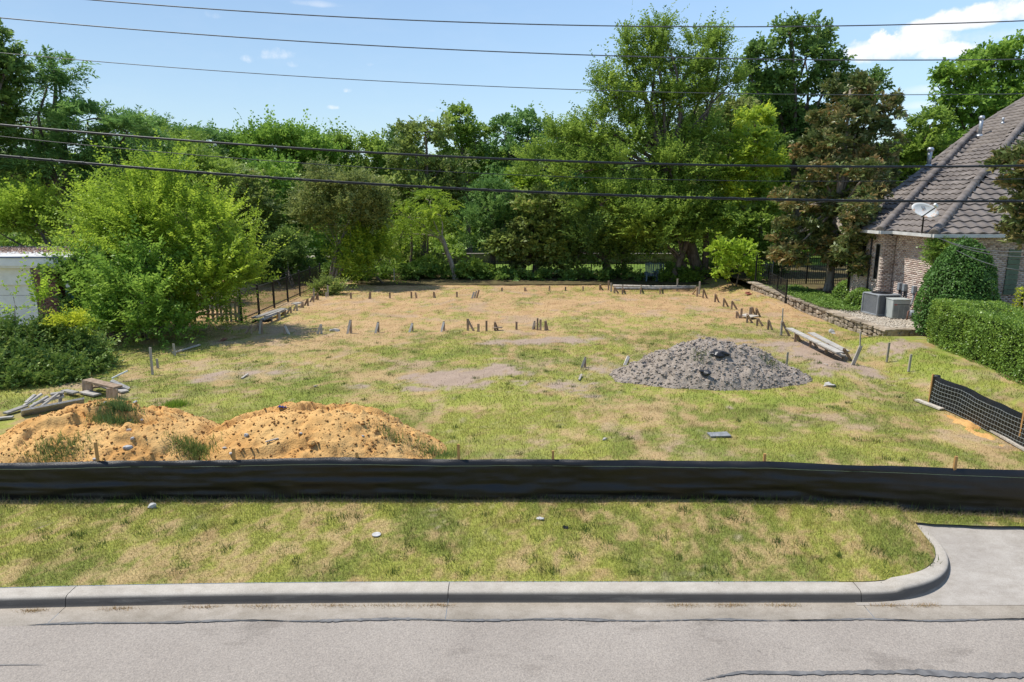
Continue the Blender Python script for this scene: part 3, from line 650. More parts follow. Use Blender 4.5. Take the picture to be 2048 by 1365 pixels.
def build_near_plants():
    # big bright elm thicket on the left
    tree('elm_tree', 'big bright yellow-green elm thicket with feathery shoots beside the garage', 'tree', G(330, 665), BL(26,
        (305,455,85,62,.5),(290,400,58,38,.8),(230,450,58,48,1.2),(375,455,66,50,.5),(425,515,66,48,.3),(320,525,85,50,-.2),(215,515,50,44,.8),(400,580,72,42,-.4),
        (185,480,40,38,1.8),(452,560,48,34,.3),(190,440,36,34,1.6),(340,385,30,26,1.0),(440,460,38,38,.6),(365,620,44,28,-.6),(480,540,34,30,.4),(420,625,46,22,-.8),(495,505,22,22,.5),(330,348,18,20,1)), 'frond', 2100, L_ELM, M_BARK, .10, 6, .95, .4, sub=11, gap=.30, spread=1.2)
    tree('elm_sucker_thicket', 'darker green clump of elm suckers between garage pier and bright elm', 'thicket', G(250, 680), BL(24.2, (255,570,46,44),(300,600,58,46,-.3),(215,610,42,40,.2),(270,645,58,28,-.6),(200,650,36,30,-.2),(325,655,46,24,-.5),(175,585,30,46,.8),(290,535,30,30,.2)), 'spray', 900, L_COT, M_BARK, .05, 5, 1.05, .4, sub=10, gap=.36, spread=.9)
    tree('elm_tree', 'bright yellow-green elm crown rising behind the flat garage roof', 'tree', (-19.8, 31.5, 0), BL(31,
        (20,440,50,36),(55,420,42,28),(80,455,36,30),(-40,440,60,50)), 'spray', 800, L_ELM, M_BARK, .16, 1, 1.05, .5, sub=14, gap=.45)
    # front-left evergreen shrub
    tree('privet_shrub', 'broad glossy evergreen shrub in front of the garage door', 'shrub', G(80, 745), BL(19,
        (55,735,98,52,.6),(150,712,58,50,1.5),(190,728,40,42,1.2),(10,760,66,52,-.6),(110,750,72,48,0),(110,680,45,24,1.4),(20,690,58,30,1.0),(55,668,34,20,1.2),(-40,740,66,70,0),(150,760,55,36,.2),(60,785,75,22,-.4),(10,790,60,26,-.8),(120,780,50,22,-.2)), 'fine', 4200, L_SHRUB, M_BARK, .06, 5, 1.0, .3, sub=24, gap=.3, spread=.9, zlow=-.9)
    tree('elm_sapling', 'tall lime elm shoot standing up over the shrub before the brick pier', 'sapling', G(76, 745), [(*AT(78, 615, 20.6), .2, .2, .5), (*AT(92, 605, 20.6), .14, .14, .28)], 'spray', 18, L_LIME, M_BARK, .025, 1, .85, .6, sub=6, roots=False, gap=.5)
    tree('elm_sapling', 'thin lime elm shoot standing up against the white garage door', 'sapling', G(28, 755), [(*AT(30, 610, 20.2), .10, .10, .5)], 'spray', 8, L_LIME, M_BARK, .02, 1, .7, .7, sub=5, roots=False, gap=.5)
    tree('privet_sapling', 'small yellow-green sprig on top of the evergreen shrub', 'shrub', G(148, 735), [(*AT(146, 655, 20.4), .42, .4, .36)], 'fine', 120, L_GOLD, M_BARK, .02, 1, .8, .6, sub=6, roots=False, gap=.5)
    # left: silk trees, tall edge tree
    tree('silk_tree', 'wide umbrella-crowned silk tree with feathery dark foliage at far left', 'tree', (-22.6, 35.5, 0), BL(35,
        (110,140,46,15),(95,172,40,12),(60,245,80,26),(175,240,85,24),(255,265,62,24),(40,300,95,30),(150,310,105,30),(250,320,70,26),(20,350,80,34),(120,370,100,32),(220,380,75,32),(290,300,45,22,4),(330,350,50,40,4)), 'feather', 3000, L_SILK, M_BARK, .3, 1, 1.0, .4, sub=14, gap=.5, flat=.4, inner=.3)
    tree('pecan_tree', 'tall dark tree cut by the left picture edge above the roofs', 'tree', (-26.5, 33, 0), BL(33,
        (-35,90,55,60),(-5,150,50,45),(-40,190,70,60),(15,130,28,30),(-60,260,80,60),(5,205,26,22)), 'broad', 1500, L_DARK, M_BARK, .35, 1, 1.0, .5, gap=.45)
    # middle distance left
    tree('hackberry_tree', 'orange-tinged round tree behind the left end of the iron fence', 'tree', (-17.5, 44, 0), BL(44,
        (470,360,62,38),(440,420,62,50),(505,410,55,50),(470,480,75,50),(540,470,45,52)), 'broad', 1700, L_VINE, M_BARK, .22, 1, 1.0, .5, gap=.45)
    tree('hackberry_tree', 'mid-green tree crowding behind the elm thicket', 'tree', (-21, 41, 0), BL(41,
        (370,330,62,48),(420,350,50,40),(350,400,70,60),(420,480,60,60),(330,290,45,25,6),(380,300,40,25,6)), 'feather', 1500, L_MID, M_BARK, .22, 1, 1.0, .5, gap=.45)
    tree('mulberry_tree', 'fresh green tree behind the iron fence left of the crape myrtle', 'tree', (-15.8, 47, 0), BL(47,
        (545,360,55,45),(600,400,50,50),(560,440,60,50),(590,480,50,50)), 'broad', 1300, L_COT, M_BARK, .2, 1, 1.05, .5, gap=.45)
    tree('shrub', 'dark rounded shrub behind the far end of the iron fence', 'shrub', G(570, 575, 0), BL(42,
        (565,500,55,32),(530,530,45,30),(600,530,45,32),(560,555,60,22)), 'fine', 1100, L_DARK, M_BARK, .06, 3, 1.3, .4, spread=.6)
    tree('crape_myrtle', 'olive-brown multi-stemmed crape myrtle at the left back corner', 'tree', G(655, 572), BL(40.5,
        (685,360,60,32),(645,395,55,38),(725,395,52,38),(690,420,75,36),(745,430,36,40),(625,440,40,42),(700,455,60,26)), 'fine', 2400, L_OLIVE, M_BARKL, .09, 5, 1.35, .55, sub=16, gap=.42, spread=.35)
    tree('mulberry_sapling', 'bright green sapling by a thin white stake at the back left', 'sapling', G(775, 568), BL(41,
        (735,490,40,26),(715,520,42,24),(760,520,40,28),(735,545,45,20)), 'spray', 420, L_ELM, M_BARK, .06, 2, 1.25, .5, gap=.5)
    tree('shrub', 'small rust-tinged bush by the pale corner stakes', 'shrub', G(650, 592), BL(36.8, (650,580,24,13),(668,582,16,10)), 'fine', 260, L_VINE, M_BARK, .03, 3, 1.1, .4, spread=.3)
    tree('honey_locust', 'leaning pale-trunked locust with drooping fern-like fronds', 'tree', G(912, 560), BL(44,
        (860,405,48,22),(815,435,45,24),(880,430,42,26),(845,455,48,24),(795,470,30,28)), 'weep', 560, L_ELM, M_BARKL, .17, 1, .95, .7, lean=AT(880, 468, 44), gap=.5, flat=.5)
    # the tall elm and its neighbours
    p = G(1400, 562)
    t = tree('elm_tree', 'tallest elm with open crown and forked leaning trunk at the back', 'tree', p, BL(44,
        (1318,62,14,26),(1298,84,13,22),(1255,98,14,30),(1265,140,22,24),(1325,110,18,28),(1300,140,26,24),(1405,105,30,24),(1440,92,11,24),(1428,140,40,26),(1370,150,34,24),(1455,175,26,20),(1215,175,20,26),(1235,215,32,28),(1290,200,40,26),(1345,205,44,28),(1415,205,40,26),
        (1190,245,26,24),(1180,285,40,30),(1120,285,36,28),(1260,275,52,32),(1340,270,50,32),(1410,270,40,34),(1090,335,46,34,1),(1165,345,54,38,-1),(1250,340,60,36,-1),(1340,345,56,38,-1.5),(1400,350,46,40,-1),(1200,410,60,36,-2),(1285,415,66,36,-2),(1360,420,54,38,-1.5),(1300,460,66,34,-2.5),(1400,450,46,40,-1)), 'spray', 5600, L_MID, M_BARK, .34, 1, 1.22, .55, sub=11, gap=.36, lean=AT(1330, 330, 44), twiggy=3)
    mb = MB(p)
    limb(mb, p+Vector((.1, 0, -.1)), AT(1300, 240, 44), .3, .12, .02, 9, 9); limb(mb, p+Vector((.35, .1, -.1)), AT(1420, 330, 44), .26, .1, .02, 8, 8)
    limb(mb, p+Vector((-.35, -.1, -.1)), AT(1290, 420, 43), .22, .08, .03, 8, 8); limb(mb, AT(1300, 240, 44), AT(1310, 70, 44), .12, .03, .03, 8, 6); limb(mb, AT(1310, 280, 44), AT(1410, 120, 44), .11, .03, .03, 8, 6)
    mb.build('side_trunk', M_BARK, t, True)
    tree('pecan_tree', 'tall dark tree standing behind the bronze magnolia', 'tree', (22.5, 54, 0), BL(54,
        (1580,66,36,24),(1638,72,30,26),(1530,110,34,26),(1610,120,52,32),(1560,170,52,34),(1640,170,38,30),(1590,230,70,52),(1540,270,60,50),(1640,260,56,50),(1500,150,24,20),(1590,330,80,60),(1675,130,16,26),(1690,190,40,36),(1735,180,38,36)), 'broad', 3300, L_DARK, M_BARK, .38, 1, 1.5, .55, gap=.4)
    tree('ash_tree', 'small tree turning bright yellow left of the magnolia', 'tree', (15.6, 43, 0), BL(43,
        (1500,285,52,34),(1460,330,50,38),(1525,330,46,38),(1480,385,60,36),(1545,390,30,34),(1510,240,38,30,4)), 'broad', 1700, L_YEL, M_BARK, .15, 1, 1.05, .6, gap=.4)
    tree('dogwood', 'leafy green understorey tree below the yellow one', 'tree', (14.6, 41.5, 0), BL(41.5,
        (1520,440,60,40),(1470,450,46,40),(1545,490,42,40),(1490,500,50,36)), 'broad', 1300, L_MID, M_BARK, .12, 2, 1.0, .5, gap=.42)
    tree('redbud_sapling', 'bright lime sapling with big leaves before the black iron panel', 'sapling', G(1468, 580), BL(38.5,
        (1450,505,30,22),(1490,510,32,24),(1470,530,42,20),(1445,540,22,14),(1497,545,24,14)), 'broad', 270, L_LIME, M_BARK, .05, 2, 1.05, .6, gap=.5)
    # magnolia on the terrace
    tree('magnolia_tree', 'bronze-leaved conical magnolia with pale trunk on the stone terrace', 'tree', G(1657, 583, .45), BL(34.5,
        (1700,180,52,32),(1690,230,75,40),(1740,245,42,40),(1660,290,70,44),(1740,300,60,50),(1650,350,80,44),(1740,360,66,46),(1620,410,78,44),(1700,420,85,44),(1770,400,36,44),(1600,465,62,40),(1680,480,85,40),(1750,470,48,40),(1580,510,46,34),(1700,520,60,30),(1785,220,20,36),(1728,440,34,40,-4),(1718,495,24,36,-4.5),(1748,395,28,32,-4),(1735,345,30,30,-3.5),(1712,470,30,40,-5),(1716,425,30,34,-5),(1722,530,18,22,-5),(1700,500,30,36,-4)), 'rosette', 5600, L_MAG, M_BARKL, .22, 1, 1.15, .5, sub=18, gap=.42, twiggy=2, inner=.3)
    tree('magnolia_tree', 'bronze-tipped magnolia branches reaching in from the right edge', 'tree', (15.2, 19.6, .35), BL(19.6,
        (2045,335,55,35),(2090,300,70,60),(2030,390,50,32),(2070,430,65,50),(2045,470,40,30),(2100,380,70,60)), 'rosette', 1000, L_MAG, M_BARKL, .14, 1, .95, .5, gap=.45, flat=.9)
    # right background
    tree('oak_tree', 'full green tree rising behind the tiled roof at the right', 'tree', (36, 56, 0), BL(56,
        (1930,160,48,40),(1990,130,45,40),(2035,120,45,42),(1960,210,70,45),(2030,200,60,55),(1910,220,42,36),(1890,150,18,18),(1990,270,70,50),(1920,280,60,45)), 'broad', 2400, L_COT, M_BARK, .35, 1, 1.5, .5, gap=.4)
    tree('oak_tree', 'lower green tree between magnolia and the tiled roof', 'tree', (30.5, 52, 0), BL(52,
        (1860,250,45,34),(1840,300,55,40),(1820,360,55,45),(1870,330,40,45),(1800,420,60,50)), 'broad', 1400, L_MID, M_BARK, .25, 1, 1.3, .5, gap=.42)
    # holly cone and vine by the house
    clipped('holly_bush', 'clipped cone-shaped holly in front of the brick house', 'bush', AT(1915, 600, 23.4), .42, 1.32, 3.25, 15000, L_HOL)
    tree('wall_vine', 'bright green vine climbing the house corner under the dish', 'vine', (15.55, 25.3, .45), [(15.62, 25.2, 3.2, .28, .3, .35), (15.6, 25.25, 2.7, .26, .25, .4), (15.72, 25.2, 2.1, .2, .2, .5), (15.75, 25.15, 1.4, .18, .2, .5), (15.8, 25.1, .8, .2, .2, .4), (16.1, 25.0, 3.3, .5, .25, .2)], 'fine', 620, L_HEDGE, M_BARK, .03, 1, .7, .5, gap=.6, roots=False)
    # small clipped shrubs and ground cover on the terrace
    clipped('boxwood', 'clipped boxwood nearest the large condenser', 'bush', AT(1722, 590, 29.0), .45, .62, .85, 3200, L_HEDGE, .5)
    clipped('boxwood', 'clipped boxwood behind, against the far brick wall', 'bush', AT(1697, 575, 31.2), .45, .66, .95, 3200, L_HEDGE, .5)
def build_hedge(name, label, x0, x1, y0, y1, z0, z1, n, lmat, skew=0.0):
    base = Vector(((x0+x1)/2, (y0+y1)/2, z0)); root = thing(name, base, label, 'hedge')
    ls = [(x1-x0)*(y1-y0), (y1-y0)*(z1-z0), (x1-x0)*(z1-z0), (x1-x0)*(z1-z0)]; pr = np.array(ls)/sum(ls); f = rng.choice(4, n, p=pr)
    u, v, w = rng.uniform(0, 1, n), rng.uniform(0, 1, n), np.abs(rng.normal(0, .07, n))
    X = np.where(f == 1, x0+w, x0+(x1-x0)*u); Y = np.where(f == 2, y0+w, np.where(f == 3, y1-w, y0+(y1-y0)*v)); Z = np.where(f == 0, z1-w, z0+(z1-z0)*np.where(f == 1, u, v)); Z = np.where(f >= 2, z0+(z1-z0)*v, Z)
    nx = np.where(f == 1, -1., 0); ny = np.where(f == 2, -1., np.where(f == 3, 1., 0)); nz = np.where(f == 0, 1., 0)
    Nn = np.stack([nx, ny, nz], 1); lump = (fbm(Y*2.2+X, Z*2.2+X*.7, 3, 101)-.5)*.30
    C = np.stack([X, Y, Z], 1) + Nn*lump[:, None]; C[:, 0] += skew*(C[:, 1]-y0)
    # round off the shoulders
    e = np.clip((C[:, 2]-(z1-.22))/.22, 0, 1); C[:, 0] += np.where(f == 1, .14*e*e, 0)
    D = unit(Nn*.35 + rng.normal(0, .6, (n, 3)) + np.array([0, 0, .35])[None]); N2 = unit(Nn + rng.normal(0, .5, (n, 3)) + np.array([0, 0, .3])[None])
    T = .25+.5*fbm(Y*2.2+X*2, Z*2.2+X, 3, 103) + rng.normal(0, .13, n)
    obj('foliage', leaves_mesh('foliage', C-np.array(base)[None], D, N2, .062*rng.uniform(.7, 1.3, n), .036*rng.uniform(.7, 1.3, n), T, lmat), root)
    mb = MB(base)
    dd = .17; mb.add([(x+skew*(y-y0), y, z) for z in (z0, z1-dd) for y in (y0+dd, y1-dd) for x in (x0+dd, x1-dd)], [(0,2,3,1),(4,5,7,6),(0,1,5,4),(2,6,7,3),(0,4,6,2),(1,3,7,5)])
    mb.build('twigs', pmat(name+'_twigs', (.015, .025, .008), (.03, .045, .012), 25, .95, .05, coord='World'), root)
    return root
def build_hedges():
    build_hedge('hedge', 'long clipped green hedge running towards the camera at the right', 12.66, 14.6, 13.6, 22.4, .3, 1.78, 34000, L_HEDGE, .135)
    build_hedge('hedge', 'yellow-green clipped hedge end behind the long hedge', 17.75, 20.5, 22.6, 24.0, .35, 1.95, 7000, L_GOLD)
def build_back_plants():
    """the shady line of trees behind the lot and the wood beyond it"""
    spec = [
        ('vine_tree', 'brown-flecked tree smothered in vines in the middle of the back line', 49, 0, L_VINE, 'broad', 2000, ((850,265,52,28),(830,310,62,38),(880,340,55,40),(840,380,70,46),(860,440,60,50),(800,400,46,40),(900,400,40,50),(790,520,60,40),(860,540,50,25))),
        ('vine_tree', 'pale grey-green viny tree right of the leaning locust', 46, 0, L_SILK, 'fine', 1900, ((975,415,48,40),(960,460,42,40),(1010,450,45,40),(990,390,40,30))),
        ('vine_tree', 'dark arching tree hung with vines left of the two chairs', 45, 0, L_VINE, 'broad', 1900, ((1080,420,60,42),(1050,470,52,46),(1110,480,56,48),(1060,515,44,30),(1120,520,44,30),(1010,500,36,34))),
        ('cedar_elm', 'dark low-branched elm over the back fence', 44.5, 0, L_DARK, 'spray', 1700, ((1180,460,70,46),(1230,490,60,44),(1160,505,52,36),(1270,490,50,36),(1215,515,50,26),(1325,500,40,28))),
        ('cedar_elm', 'deep green elm bough hanging before the forked trunk', 42.5, 0, L_MID, 'spray', 900, ((1330,440,60,32),(1290,470,46,30),(1370,470,46,32),(1400,430,40,34))),
        ('poplar_tree', 'spiky poplar with upright shoots on the skyline left of centre', 58, 0, L_COT, 'plume', 2500, ((480,310,44,30),(540,298,52,30),(600,300,50,32),(640,325,32,36),(510,345,66,40),(590,340,75,46),(560,390,80,50))),
        ('pecan_tree', 'feathery tree on the skyline between silk tree and spiky poplar', 56, 0, L_SILK, 'feather', 1500, ((320,268,46,22),(375,285,44,24),(290,250,36,20),(425,292,36,24),(350,320,60,34),(400,340,56,38))),
        ('poplar_tree', 'low dark spiky tree in the dip of the skyline', 62, 0, L_MID, 'plume', 1500, ((690,320,48,32),(740,330,46,36),(700,370,60,45),(760,380,50,50))),
        ('pecan_tree', 'round-topped tree standing out on the skyline right of the dip', 62, 0, L_MID, 'broad', 1500, ((920,235,34,24),(905,270,40,28),(950,275,40,30),(930,320,60,40),(980,340,50,45))),
        ('pecan_tree', 'bushy skyline tree between round-topped tree and tallest elm', 60, 0, L_SILK, 'broad', 1900, ((1010,265,42,28),(1060,255,45,32),(1030,310,62,42),(1090,290,44,44),(1040,370,70,50),(1110,350,50,50))),
        ('pecan_tree', 'dark skyline tree above the crape myrtle dip', 64, 0, L_DARK, 'broad', 1100, ((800,285,38,28),(780,320,40,34),(820,330,46,40),(790,370,50,45))),
        ('hackberry_tree', 'olive tree filling the gap between elm and yellow tree', 50, 0, L_OLIVE, 'broad', 1800, ((1420,250,52,38),(1460,230,46,34),(1440,320,60,48),(1400,380,60,50),(1490,300,46,50),(1440,420,60,45))),
        ('hackberry_tree', 'light green tree left of the tall dark tree', 60, 0, L_COT, 'broad', 1300, ((1500,210,46,32),(1540,200,40,32),(1520,260,60,42),(1480,260,40,40))),
        ('mulberry_tree', 'lime-green small tree in the middle of the wooded line', 50, 0, L_ELM, 'broad', 900, ((1040,365,36,22),(1020,390,36,24),(1070,385,34,26),(1045,420,46,28))),
    ]
    for name, lab, Y, _, lm, sty, tw, bl in spec:
        bs = BL(Y, *bl); low = min(bs, key=lambda b: b[2]); x0 = sum(b[0] for b in bs)/len(bs)
        tree(name, lab, 'tree', (x0, Y, 0), bs, sty, tw, lm, M_BARK, .24, 1, 1.3 if sty in ('broad', 'fine') else (1.15 if sty == 'plume' else 1.15), .5, gap=.42)
    # the wood further off, one shared crown and trunk per kind, each tree its own object
    kinds = []
    for k, (lm, sty) in enumerate(((L_DARK, 'broad'), (L_MID, 'broad'), (L_MID, 'broad'))):
        bs = [(random.uniform(-2.6, 2.6), random.uniform(-2.6, 2.6), random.uniform(2.2, 9.5), random.uniform(1.6, 2.6), random.uniform(1.6, 2.6), random.uniform(1.3, 2.2)) for _ in range(13)] + [(0, 0, 10, 1.8, 1.8, 1.5)]
        C, D, Nn, L, Wd, T, cl = crown_arrays(bs, sty, 2300, 1.9, 12, .45, .35)
        cm = leaves_mesh('crown', C, D, Nn, L, Wd, T, lm); mb = MB()
        limb(mb, (0, 0, -.1), (.2, .1, 5), .28, .18, .02, 6, 8)
        for b in bs[:8]: limb(mb, (.15, .05, 3.6), b[:3], .13, .04, .08, 6, 5)
        kinds.append((cm, mesh('trunk', mb.v, mb.f, M_BARK, True)))
    spots = [(-120,60,.85),(20,72,.95),(130,66,.9),(235,74,1.0),(330,68,.95),(420,76,1.0),(505,70,.85),(600,78,1.0),(690,72,.72),(780,78,.82),(870,72,.9),(950,80,1.05),(1040,74,1.0),(1130,70,1.0),(1220,78,1.15),(1310,70,1.1),(1400,76,1.15),(1490,68,1.05),
             (1580,72,1.2),(1680,64,1.0),(1770,70,1.0),(1860,66,1.1),(1960,72,1.2),(2060,64,1.2),(2180,68,1.3),(-240,66,1.2)]
    for i, (px, Y, s) in enumerate(spots):
        p = G(px, 560); x = (px-1024)*PXM(Y, 2); cm, tm = kinds[i % 3]
        o = thing('wood_tree', (x, Y, -.03), f'{ORD[i]} distant tree from the left in the dark wood behind the back line', 'tree', 'trees of the wood behind the lot')
        o.rotation_euler = (0, 0, i*2.4); o.scale = (s*1.05, s*1.05, s*.92)
        obj('trunk', tm, o); obj('crown', cm, o)
    # tangled undergrowth along the back boundary: nobody could count it
    bs = []
    for px in range(440, 1560, 26):
        Y = 43.2 + random.uniform(-.4, 1.4); k = PXM(Y, 1); hh = random.uniform(.35, 1.0) if not (940 < px < 1330) else random.uniform(.18, .4)
        if 1275 < px < 1350: hh = .12
        bs.append(((px-1024)*k, Y, hh*.6, .75, .7, hh*.7))
    C, D, Nn, L, Wd, T, cl = crown_arrays(bs, 'broad', 2600, .95, 10, .5, .3, zlow=-.5); k = C[:, 2] > -.02
    tag(obj('undergrowth', leaves_mesh('undergrowth', C[k], D[k], Nn[k], L[k], Wd[k], T[k], L_IVY)), 'tangled green undergrowth along the back boundary of the lot', 'undergrowth', kind='stuff')
    bs = []
    for i in range(120):
        px = random.uniform(-100, 1650); Y = random.uniform(52, 60) if i % 2 else random.uniform(65, 80); k = PXM(Y, 1)
        if 880 < px < 1360 and Y < 62: continue
        hh = random.uniform(.8, 2.6); bs.append(((px-1024)*k, Y, hh*.7, 1.9, 1.5, hh))
    C, D, Nn, L, Wd, T, cl = crown_arrays(bs, 'broad', 9000, 1.7, 10, .5, .3, zlow=-.5); k = C[:, 2] > -.02
    tag(obj('understorey', leaves_mesh('understorey', C[k], D[k], Nn[k], L[k], Wd[k], T[k], L_MID)), 'dark understorey shrubs filling the wood beyond the lot', 'understorey', kind='stuff')
    for i, (px, Y, h, lab) in enumerate(((950,44.2,.9,'leafy green bush at the foot of the leaning locust'),(690,43.6,1.0,'low green bush between crape myrtle and sapling'),(1358,42.6,.5,'low ivy clump beside the two garden chairs'),(985,44,.55,'low bush before the sunny park lawn'),(850,44.5,1.0,'green bush left of the leaning locust trunk'))):
        x = (px-1024)*PXM(Y, 1); tree('shrub', lab, 'shrub', (x, Y, 0), [(x, Y, h*.6, 1.1, .8, h*.75), (x+.7, Y-.1, h*.45, .8, .7, h*.55), (x-.8, Y, h*.4, .7, .6, h*.5)], 'broad', 420, L_IVY if i % 2 else L_MID, M_BARK, .04, 2, .85, .4, roots=False)
    for i, (px, Y, tp) in enumerate(sorted(((1065,45.2,430),(1135,45.6,440),(1205,45,450),(1250,46,440),(1030,46.5,430),(1160,47,440),(820,46,430),(850,47,440)))):
        b = Vector(((px-1024)*PXM(Y, 1), Y, 0)); mb = MB(b); limb(mb, b-Vector((0, 0, .1)), AT(px+random.uniform(-25, 25), tp, Y), random.uniform(.08, .17), .05, .05, 9, 7)
        tag(mb.build('tree_stem', M_BARK, None, True), f'{ORD[i]} bare dark trunk in the shade, counted from the left under the back trees', 'trunk', 'bare trunks under the back trees')
    # ivy on the terrace, vines on the garage wall
    X, Y = scatter(9000, 13.3, 15.2, 28.0, 36); k = (Y > 28.4+.5*np.sin(X*3)) ; X, Y = X[k], Y[k]; n = len(X)
    C = np.stack([X, Y, .47+rng.uniform(0, .12, n)], 1)
    tag(obj('ground_cover', leaves_mesh('ground_cover', C, rand_dirs(n, -.1), unit(np.array([0, 0, 1])[None]+rng.normal(0, .4, (n, 3))), .09, .06, .35+.4*fbm(X*2, Y*2, 3, 7)+rng.normal(0, .12, n), L_IVY)), 'low green ivy ground cover on the terrace under the magnolia', 'ground cover', kind='stuff')
    bs = [(x, 25.9+random.uniform(-.3, .6), z, .5, .45, .5) for x in (-16.1, -15.7, -15.2) for z in (.5, 1.2, 2.0, 2.7)] + [(-16.45, 24.7, 2.5, .3, .25, .4), (-15.95, 24.7, 1.3, .3, .25, .35), (-16.35, 24.6, .5, .35, .25, .4), (-15.9, 24.75, 2.5, .3, .25, .3)]
    tree('wall_vine', 'dark vine thicket swallowing the right wall of the garage', 'vine', (-15.9, 26.2, 0), bs, 'broad', 1100, L_DARK, M_BARK, .04, 3, .75, .4, spread=.4)
M_WOODLIT = pmat('sunlit_side_wood', (.45, .41, .35), (.62, .57, .5), 10, .85, .15, .4, 50, (1, 1, .3), rnd=.15)  # paler stake wood: the sunlit sides are put into the colour
# ------------------------------------------------------------------ heaps
M_SAND = pmat('orange_sand', (.505, .27, .09), (.64, .395, .155), 1.6, .95, .1, 1.0, 30, coord='World')
M_CLOD = pmat('dark_sand_clod', (.20, .092, .03), (.34, .18, .065), 8, .95, .1, .5, 40, coord='World')  # clods coloured darker than the sand they lie on
M_GRAV = pmat('grey_rubble', (.215, .177, .143), (.375, .318, .262), 9, .95, .1, .8, 30, coord='World', lo=.3, hi=.7)
M_ROCK = pmat('pale_rock', (.33, .31, .285), (.54, .52, .49), 12, .9, .2, .4, 30)
def heap(name, label, cat, cx, cy, rx, ry, h, mat, res, hf):
    n, m = int(2*rx/res), int(2*ry/res); x = np.linspace(-rx, rx, n); y = np.linspace(-ry, ry, m); X, Y = np.meshgrid(x, y)
    Z = hf(X/rx, Y/ry, X+cx, Y+cy)*h - .06; g = hgt(X+cx, Y+cy)
    V = np.stack([X.ravel(), Y.ravel(), (Z+g).ravel()], 1); i = np.arange(m-1)[:, None]*n + np.arange(n-1)[None]; Fq = np.stack([i, i+1, i+1+n, i+n], -1).reshape(-1, 4)
    zz = V[Fq, 2].max(1); gg = (g.ravel())[Fq].min(1); Fq = Fq[zz > gg-.05]
    root = thing(name, (cx, cy, 0), label, cat); obj('heap', fast_mesh('heap', V, Fq, mat, None, True), root); EXCL.append((cx, cy, rx*.95, ry*.95))
    def zv(px, py): return hf((px-cx)/rx, (py-cy)/ry, px, py)*h - .06 + hgt(px, py)
    def zat(px, py): return float(zv(np.array(px), np.array(py)))
    zat.v = zv
    return root, zat
def chunks(name, root, cx, cy, rx, ry, zat, n, r0, r1, mat, label, flat=.7, sub=0, power=.5):
    """small lumps lying on a heap, one joined part"""
    import bmesh
    bm = bmesh.new(); bmesh.ops.create_icosphere(bm, subdivisions=1, radius=1); tv = np.array([v.co[:] for v in bm.verts]); tf = np.array([[v.index for v in f.verts] for f in bm.faces]); bm.free()
    Vs = []; Fs = []
    aa = rng.uniform(0, 6.28, n); ra = rng.uniform(0, 1, n)**power*.97; xa, ya = cx+rx*ra*np.cos(aa), cy+ry*ra*np.sin(aa); za = zat.v(xa, ya); ok = za > hgt(xa, ya)-.03
    for x, y, z in zip(xa[ok], ya[ok], za[ok]):
        s = r0+(r1-r0)*rng.uniform(0, 1)**3; v = tv*(1+rng.uniform(-.35, .35, (len(tv), 1)))*np.array([s*rng.uniform(.7, 1.5), s*rng.uniform(.7, 1.3), s*flat*rng.uniform(.6, 1.2)])
        q = rng.uniform(0, 6.28); c_, s_ = math.cos(q), math.sin(q); v = np.stack([v[:, 0]*c_-v[:, 1]*s_, v[:, 0]*s_+v[:, 1]*c_, v[:, 2]], 1)
        Fs.append(tf+len(Vs)*len(tv)); Vs.append(v+np.array([x-cx, y-cy, z+s*.15]))
    return tag(obj(name, fast_mesh(name, np.concatenate(Vs), np.concatenate(Fs), mat), root), kind='stuff')
def mound(u, v, flat=.0):
    d = np.sqrt(u*u+v*v); return np.clip(1-d**1.75, -.2, 1)
def sand_hf(seed):
    def f(u, v, X, Y):
        u2 = u + .22*(fbm(X*.9, Y*.9, 3, seed)-.5); v2 = v + .22*(fbm(X*.9+7, Y*.9, 3, seed)-.5)
        z = mound(u2, v2); rid = np.abs(fbm(X*1.5, Y*1.9, 4, seed+3, .55)-.5)*2; lum = fbm(X*4.2, Y*4.2, 3, seed+5, .6)-.5
        pit = -sstep(fbm(X*6.5, Y*6.5, 2, seed+9), .66, .8)*.045
        ledge = .22*(sstep(fbm(X*.8, Y*2.2, 3, seed+6), .48, .54)-.5)*np.clip(1-u*u-v*v, 0, 1)
        return z + (-.12*rid + .09*lum + .06*(fbm(X*12, Y*12, 2, seed+11)-.5) + pit + ledge + .03)*np.clip(z*3, 0, 1)
    return f
